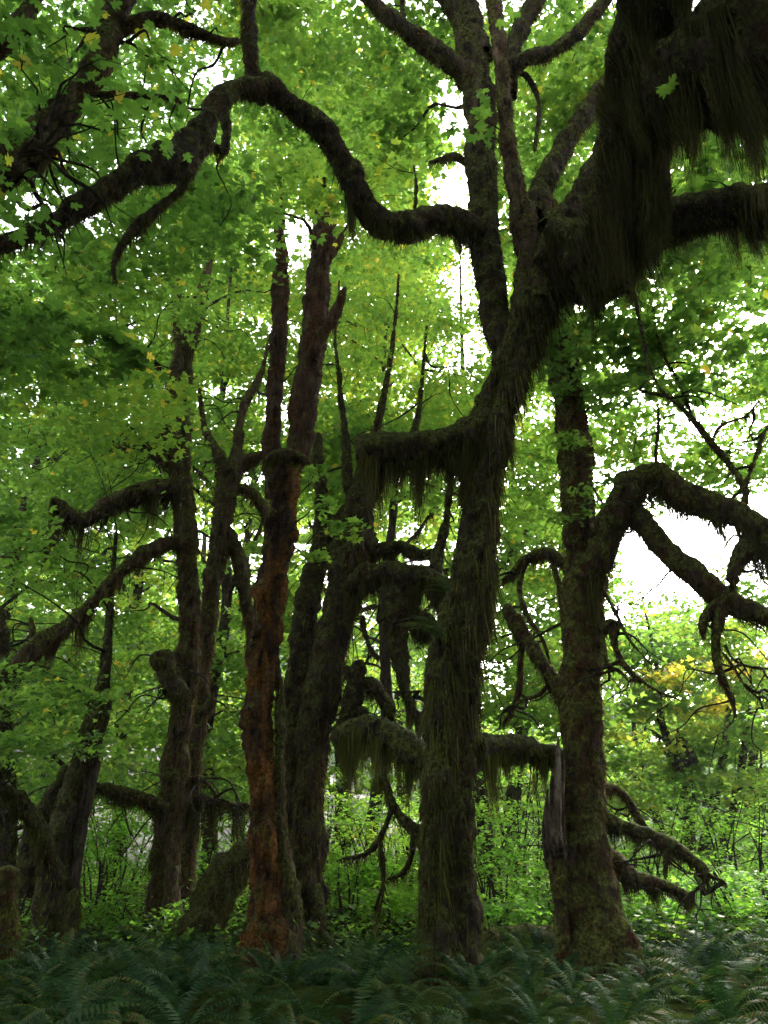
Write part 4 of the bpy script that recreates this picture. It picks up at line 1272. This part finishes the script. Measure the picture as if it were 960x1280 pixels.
for px, Y, H, n, tint, lab in SHRUBS:
    x = gx(px, Y)
    org = np.array([x, Y, float(ground_z(x, Y))])
    root = thing('shrub', lab, 'shrub', tuple(org), 'understory shrubs')
    lv, tw = Leaves(), []
    for k in range(5 if H > 1.5 else 3):
        az = rng.uniform(0, 6.28)
        sp_ = rng.uniform(0.2, 0.7) * H * 0.45
        top = org + np.array([math.cos(az) * sp_, math.sin(az) * sp_, H * rng.uniform(0.6, 0.95)])
        tw.append(Tube([org + np.array([0, 0, -0.1]), org * 0.55 + top * 0.45 + np.r_[rng.normal(0, 0.06 * H, 2), 0.1 * H], top], [0.03, 0.02, 0.006], 5, 0, 0.2, cap=0, step=0.25))
    nb = max(3, int(H * 3))
    for k in range(nb):
        az, rr_, hh = rng.uniform(0, 6.28), rng.random() ** 0.5, rng.random()
        c = org + np.array([math.cos(az) * rr_ * H * 0.5, math.sin(az) * rr_ * H * 0.35, H * (0.15 + 0.8 * hh * (1 - 0.3 * rr_))])
        pos, a_, tn, cs = blob_leaves(c, 0.34 * H ** 0.6 + 0.2, 0.2 * H ** 0.4, n // nb, 0.11, tint + rng.normal(0, 0.07), 16, open_gaps=False)
        pos = pos[pos[:, 2] > 0.05]
        m_ = len(pos)
        lv.add(*leaf_mesh_arrays(pos, rng.uniform(0.07, 0.14, m_), LEAF_SMALL, tn[:m_], flat=0.38))
        base_ = tw[rng.integers(0, len(tw))].c
        b0 = base_[rng.integers(len(base_) // 3, len(base_))]
        tw.append(Tube([b0, (b0 + c) / 2 + np.array([0, 0, 0.06]), c], [0.012, 0.009, 0.004], 4, 0, 0, cap=0, step=0.3))
    link('stems', tubes_mesh('stems', tw, M_twig, org), root, kind='stuff')
    link('foliage', lv.build('foliage', M_shrub, org), root, kind='stuff')

# ================================================================== THE FAR WOOD, ONE MASS
fw = Leaves()
for k in range(820):
    x = rng.uniform(-48, 48)
    Y = rng.uniform(44, 62)
    top = 9.5 if 6 < x < 30 else 25
    c = np.array([x, Y, rng.uniform(0.5, top)])
    if -30 < x < 3 and c[2] < 8 and rng.random() < 0.75:
        continue
    pos, az, tn, cs = blob_leaves(c, 2.4, 1.5, 130, 0.4, 0.5 + rng.normal(0, 0.15), 16, open_gaps=False)
    fw.add(*leaf_mesh_arrays(pos, rng.uniform(0.3, 0.58, len(pos)), LEAF_FAR, tn, flat=1.0))
link('far_woods', fw.build('far_woods', M_far, np.zeros(3)), kind='stuff')

sw = Leaves()
for k in range(520):                                   # unseen woods added behind the viewer to darken the trunk fronts
    a_, rr_ = rng.uniform(math.pi * 1.0, math.pi * 2.07), rng.uniform(13, 22)
    c = np.array([rr_ * math.cos(a_) * 1.15, rr_ * math.sin(a_) + 4, rng.uniform(0.3, 15)])
    if c[1] > 2 and abs(c[0]) < 12:
        continue
    pos, az, tn, cs = blob_leaves(c, 2.2, 1.3, 90, 0.5, 0.35 + rng.normal(0, 0.1), 15, open_gaps=False)
    sw.add(*leaf_mesh_arrays(pos, rng.uniform(0.5, 0.85, len(pos)), LEAF_FAR, tn, flat=0.9))
link('unseen_shade_woods', sw.build('unseen_shade_woods', M_far, np.zeros(3)), kind='stuff')

# ================================================================== GROUND HERBS
hb = Leaves()
n = 44000
hx, hy = rng.uniform(-16, 16, n), 12.5 + 22 * rng.random(n) ** 1.1
hp = np.stack([hx, hy, 0 * hx], -1)
keep = vnoise(hp * 0.7) > rng.uniform(-1.0, 0.4, n)
hx, hy = hx[keep], hy[keep]
hz = ground_z(hx, hy) + 0.04 + (0.4 + 0.5 * np.clip(vnoise(np.stack([hx * 0.5, hy * 0.5, 0 * hx + 4], -1)) + 0.3, 0, 1)) * rng.random(len(hx)) ** 1.3
hp = np.stack([hx, hy, hz], -1)
hb.add(*leaf_mesh_arrays(hp, rng.uniform(0.05, 0.13, len(hp)), LEAF_FAR, np.clip(0.45 + 0.3 * vnoise(hp * 0.5) + rng.normal(0, 0.12, len(hp)), 0, 1), flat=0.4))
link('undergrowth', hb.build('undergrowth', M_herb, np.zeros(3)), kind='stuff')

# ================================================================== FERNS
def frond(seed, arch, npin=26):
    r = np.random.default_rng(seed)
    s = np.linspace(0, 1, 40)
    ang = np.radians(arch[0]) - (np.radians(arch[0]) - np.radians(arch[1])) * s ** 1.2
    d = np.c_[np.cos(ang), np.sin(ang)] / 40
    cc = np.cumsum(d, 0)
    sway = 0.05 * r.normal() * s ** 2
    path = np.c_[cc[:, 0], sway, cc[:, 1]]
    V, Q, Tn = [], [], []

    def at(u):
        return np.array([np.interp(u, s, path[:, a]) for a in range(3)])
    # rachis: a thin ridge of quads
    us = np.linspace(0, 1, 9)
    for k, u in enumerate(us):
        p = at(u)
        w = 0.006 * (1.1 - u)
        V += [p + [0, -w, 0], p + [0, w, 0]]
        Tn += [0.55, 0.55]
        if k:
            b = 2 * k
            Q.append([b - 2, b, b + 1, b - 1])
    for k in range(npin):
        u = 0.10 + 0.885 * (k / (npin - 1))
        p, p2 = at(u), at(min(1, u + 0.02))
        f = p2 - p
        f = f / (np.linalg.norm(f) + 1e-9)
        L = 0.115 * (np.sin(np.pi * min(1, (u * 0.86 + 0.13))) ** 0.75) * r.uniform(0.88, 1.08)
        L = max(L, 0.012)
        w = 0.0125 * (0.6 + 0.5 * L / 0.115)
        for sd_ in (-1, 1):
            side = np.array([-f[1], f[0], 0]) * sd_ if abs(f[2]) > 2 else np.array([0, sd_, 0.0])
            dirp = side * 0.93 + f * r.uniform(0.18, 0.38) - np.array([0, 0, 1]) * r.uniform(0.06, 0.32)
            dirp /= np.linalg.norm(dirp)
            b = len(V)
            tip = p + dirp * L - np.array([0, 0, 0.018]) * r.random()
            V += [p - f * w * 0.8, p + dirp * L * 0.45 - f * w * 0.9 + f * L * 0.02, tip, p + dirp * L * 0.4 + f * w * 1.0, p + f * w * 0.9]
            t_ = 0.5 + r.normal(0, 0.09) + 0.12 * u
            Tn += [t_] * 5
            Q.append([b, b + 1, b + 3, b + 4])
            Q.append([b + 1, b + 2, b + 3, b + 3])
    return np.array(V), Q, np.array(Tn)


FROND = []
for k, arch in enumerate([(72, -22), (62, -35), (80, 0), (52, -40), (66, -10), (40, -30), (76, -45)]):
    V, Q, Tn = frond(40 + k, arch)
    quads = np.array([q for q in Q if q[2] != q[3]])
    tris = np.array([q[:3] for q in Q if q[2] == q[3]])
    for dt in (-0.25, -0.05, 0.12, 0.26):
        FROND.append(mesh('frond', V, [quads, tris], M_fern, tint=np.clip(Tn + dt, 0, 1)))


def fern(x, y, size, label, group, nf=None, z=None, half=None, pale=False):
    z = float(ground_z(x, y)) - 0.02 if z is None else z
    root = thing('sword_fern', label, 'fern', (x, y, z), group)
    nf = nf or int(rng.integers(11, 16))
    a0 = rng.uniform(0, 6.28)
    for k in range(nf):
        a = a0 + 6.283 * k / nf + rng.normal(0, 0.2) if half is None else rng.uniform(*half)
        o = link('frond', FROND[3 + 4 * int(rng.integers(0, 7)) if pale else rng.integers(0, len(FROND))], root)
        s = size * rng.uniform(0.65, 1.15)
        o.rotation_euler = (rng.normal(0, 0.25), rng.normal(0, 0.14), a)
        o.scale = (s, s, s)
        o.location = (rng.normal(0, 0.02), rng.normal(0, 0.02), 0)
    return root


LANDMARK = [(P(562, 1225, 10.5)[0], 10.5, 'the huge two-stemmed maple'), (P(745, 1215, 11.7)[0], 11.7, 'the russet right-hand trunk'),
            (P(338, 1190, 13)[0], 13, 'the rust-orange trunk'), (gx(202, 16, 1150), 16, 'the brown left-hand trunk'), (gx(70, 15, 1140), 15, 'the dark far-left tree'), (gx(930, 13), 13, 'the right picture edge')]
placed = []
tries = 0
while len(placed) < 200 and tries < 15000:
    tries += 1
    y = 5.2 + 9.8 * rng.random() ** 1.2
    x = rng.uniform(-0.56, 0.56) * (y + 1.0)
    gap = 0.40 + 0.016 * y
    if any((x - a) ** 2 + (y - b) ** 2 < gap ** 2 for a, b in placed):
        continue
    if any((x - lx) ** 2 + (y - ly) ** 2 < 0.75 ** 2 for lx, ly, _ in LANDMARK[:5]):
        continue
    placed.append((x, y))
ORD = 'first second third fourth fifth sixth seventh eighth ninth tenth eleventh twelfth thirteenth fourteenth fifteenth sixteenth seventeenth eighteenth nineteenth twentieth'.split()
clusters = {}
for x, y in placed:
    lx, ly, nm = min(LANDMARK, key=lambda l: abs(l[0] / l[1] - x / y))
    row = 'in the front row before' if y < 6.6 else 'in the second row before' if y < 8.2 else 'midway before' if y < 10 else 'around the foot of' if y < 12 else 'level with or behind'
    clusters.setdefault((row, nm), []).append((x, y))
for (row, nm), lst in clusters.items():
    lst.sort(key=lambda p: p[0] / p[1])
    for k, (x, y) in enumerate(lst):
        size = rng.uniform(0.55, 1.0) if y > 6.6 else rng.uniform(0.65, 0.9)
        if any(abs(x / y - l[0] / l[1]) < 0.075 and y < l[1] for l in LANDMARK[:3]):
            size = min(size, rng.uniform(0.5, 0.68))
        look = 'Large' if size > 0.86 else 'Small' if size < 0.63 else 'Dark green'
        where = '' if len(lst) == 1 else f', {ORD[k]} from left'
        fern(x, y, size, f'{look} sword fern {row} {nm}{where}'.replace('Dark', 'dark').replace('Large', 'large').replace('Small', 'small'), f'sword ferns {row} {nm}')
# ferns rooted on wood
p = P(556, 800, 9.95)
fern(p[0], p[1], 0.62, 'pale upright fern growing out of the side of the huge maple trunk', 'ferns on wood', 10, p[2], (2.0, 4.0), True)
p = P(560, 742, 10.0)
fern(p[0], p[1], 0.5, 'higher fern tuft on the huge maple trunk', 'ferns on wood', 8, p[2], (2.2, 3.9), True)

# ================================================================== LOG, STUMPS
def wood(name, label, cat, pts, rad, mat, strand, sides=26, fz=dict(dens=2600, length=0.10, width=0.014, droop=0.8), **kw):
    pts = np.array(pts, float)
    org = pts[0].copy()
    root = thing(name, label, cat, tuple(org))
    _seed[0] += 3.7
    t = Tube(pts, rad, sides, kw.pop('flute', 0.15), kw.pop('lump', 0.3), _seed[0], shag=0.08, step=0.05, **kw)
    o = link('wood', tubes_mesh('wood', [t], mat, org), root)
    st = Strands()
    fuzz(st, t, **fz)
    link('moss', st.build('moss', strand, org), o, kind='stuff')


z = 0.0
a, b = P(612, 1195, 13), P(700, 1180, 13.4)
wood('fallen_log', 'mossy fallen log between the huge maple and the russet trunk', 'log', [(a[0] - .5, 13, 0.02), ((a[0] + b[0]) / 2, 13.2, 0.16), (b[0] + 0.5, 13.4, 0.14)], [0.16, 0.2, 0.18], B_dark, S_green)
x = gx(290, 14.5)
wood('mossy_stump', 'rounded leaning mossy stump left of the rust-orange trunk', 'stump', [(x - 0.45, 14.4, -0.2), (x - 0.3, 14.4, 0.5), (x, 14.5, 1.1), (x + 0.4, 14.6, 1.35)], [0.36, 0.32, 0.27, 0.2], B_dark, S_green)
x = gx(14, 12.5, 1130)
wood('broken_stump', 'thin pale yellow-green stump at the far left edge', 'stump', [(x + 0.05, 12.5, -0.2), (x - 0.05, 12.5, 0.5), (x - 0.12, 12.5, 1.0), (x - 0.1, 12.5, 1.22)], [0.2, 0.14, 0.1, 0.09], B_right, S_green, 12, cap=0.8)
x = gx(95, 14)
wood('broken_stump', 'small upright mossy post beside the foot of the dark far-left tree', 'stump', [(x, 14, -0.2), (x + 0.02, 14, 0.5), (x, 14, 0.85)], [0.12, 0.09, 0.07], B_dark, S_green, 10)

# ================================================================== THIN MIST
hm = bpy.data.materials.new('mist')
hm.use_nodes = True
hm.node_tree.nodes.clear()
ho = hm.node_tree.nodes.new('ShaderNodeOutputMaterial')
hv = hm.node_tree.nodes.new('ShaderNodeVolumePrincipled')
hv.inputs['Color'].default_value = (0.93, 0.96, 0.97, 1)
hv.inputs['Density'].default_value = 0.0004
hv.inputs['Anisotropy'].default_value = 0.2
hm.node_tree.links.new(hv.outputs[0], ho.inputs['Volume'])
bx = np.array([(x, y, z) for x in (-960, 960) for y in (-950, 960) for z in (-1.6, 48)], float)
link('haze', mesh('haze', bx, [np.array([(0, 1, 3, 2), (4, 6, 7, 5), (0, 4, 5, 1), (2, 3, 7, 6), (0, 2, 6, 4), (1, 5, 7, 3)])], hm), kind='stuff')
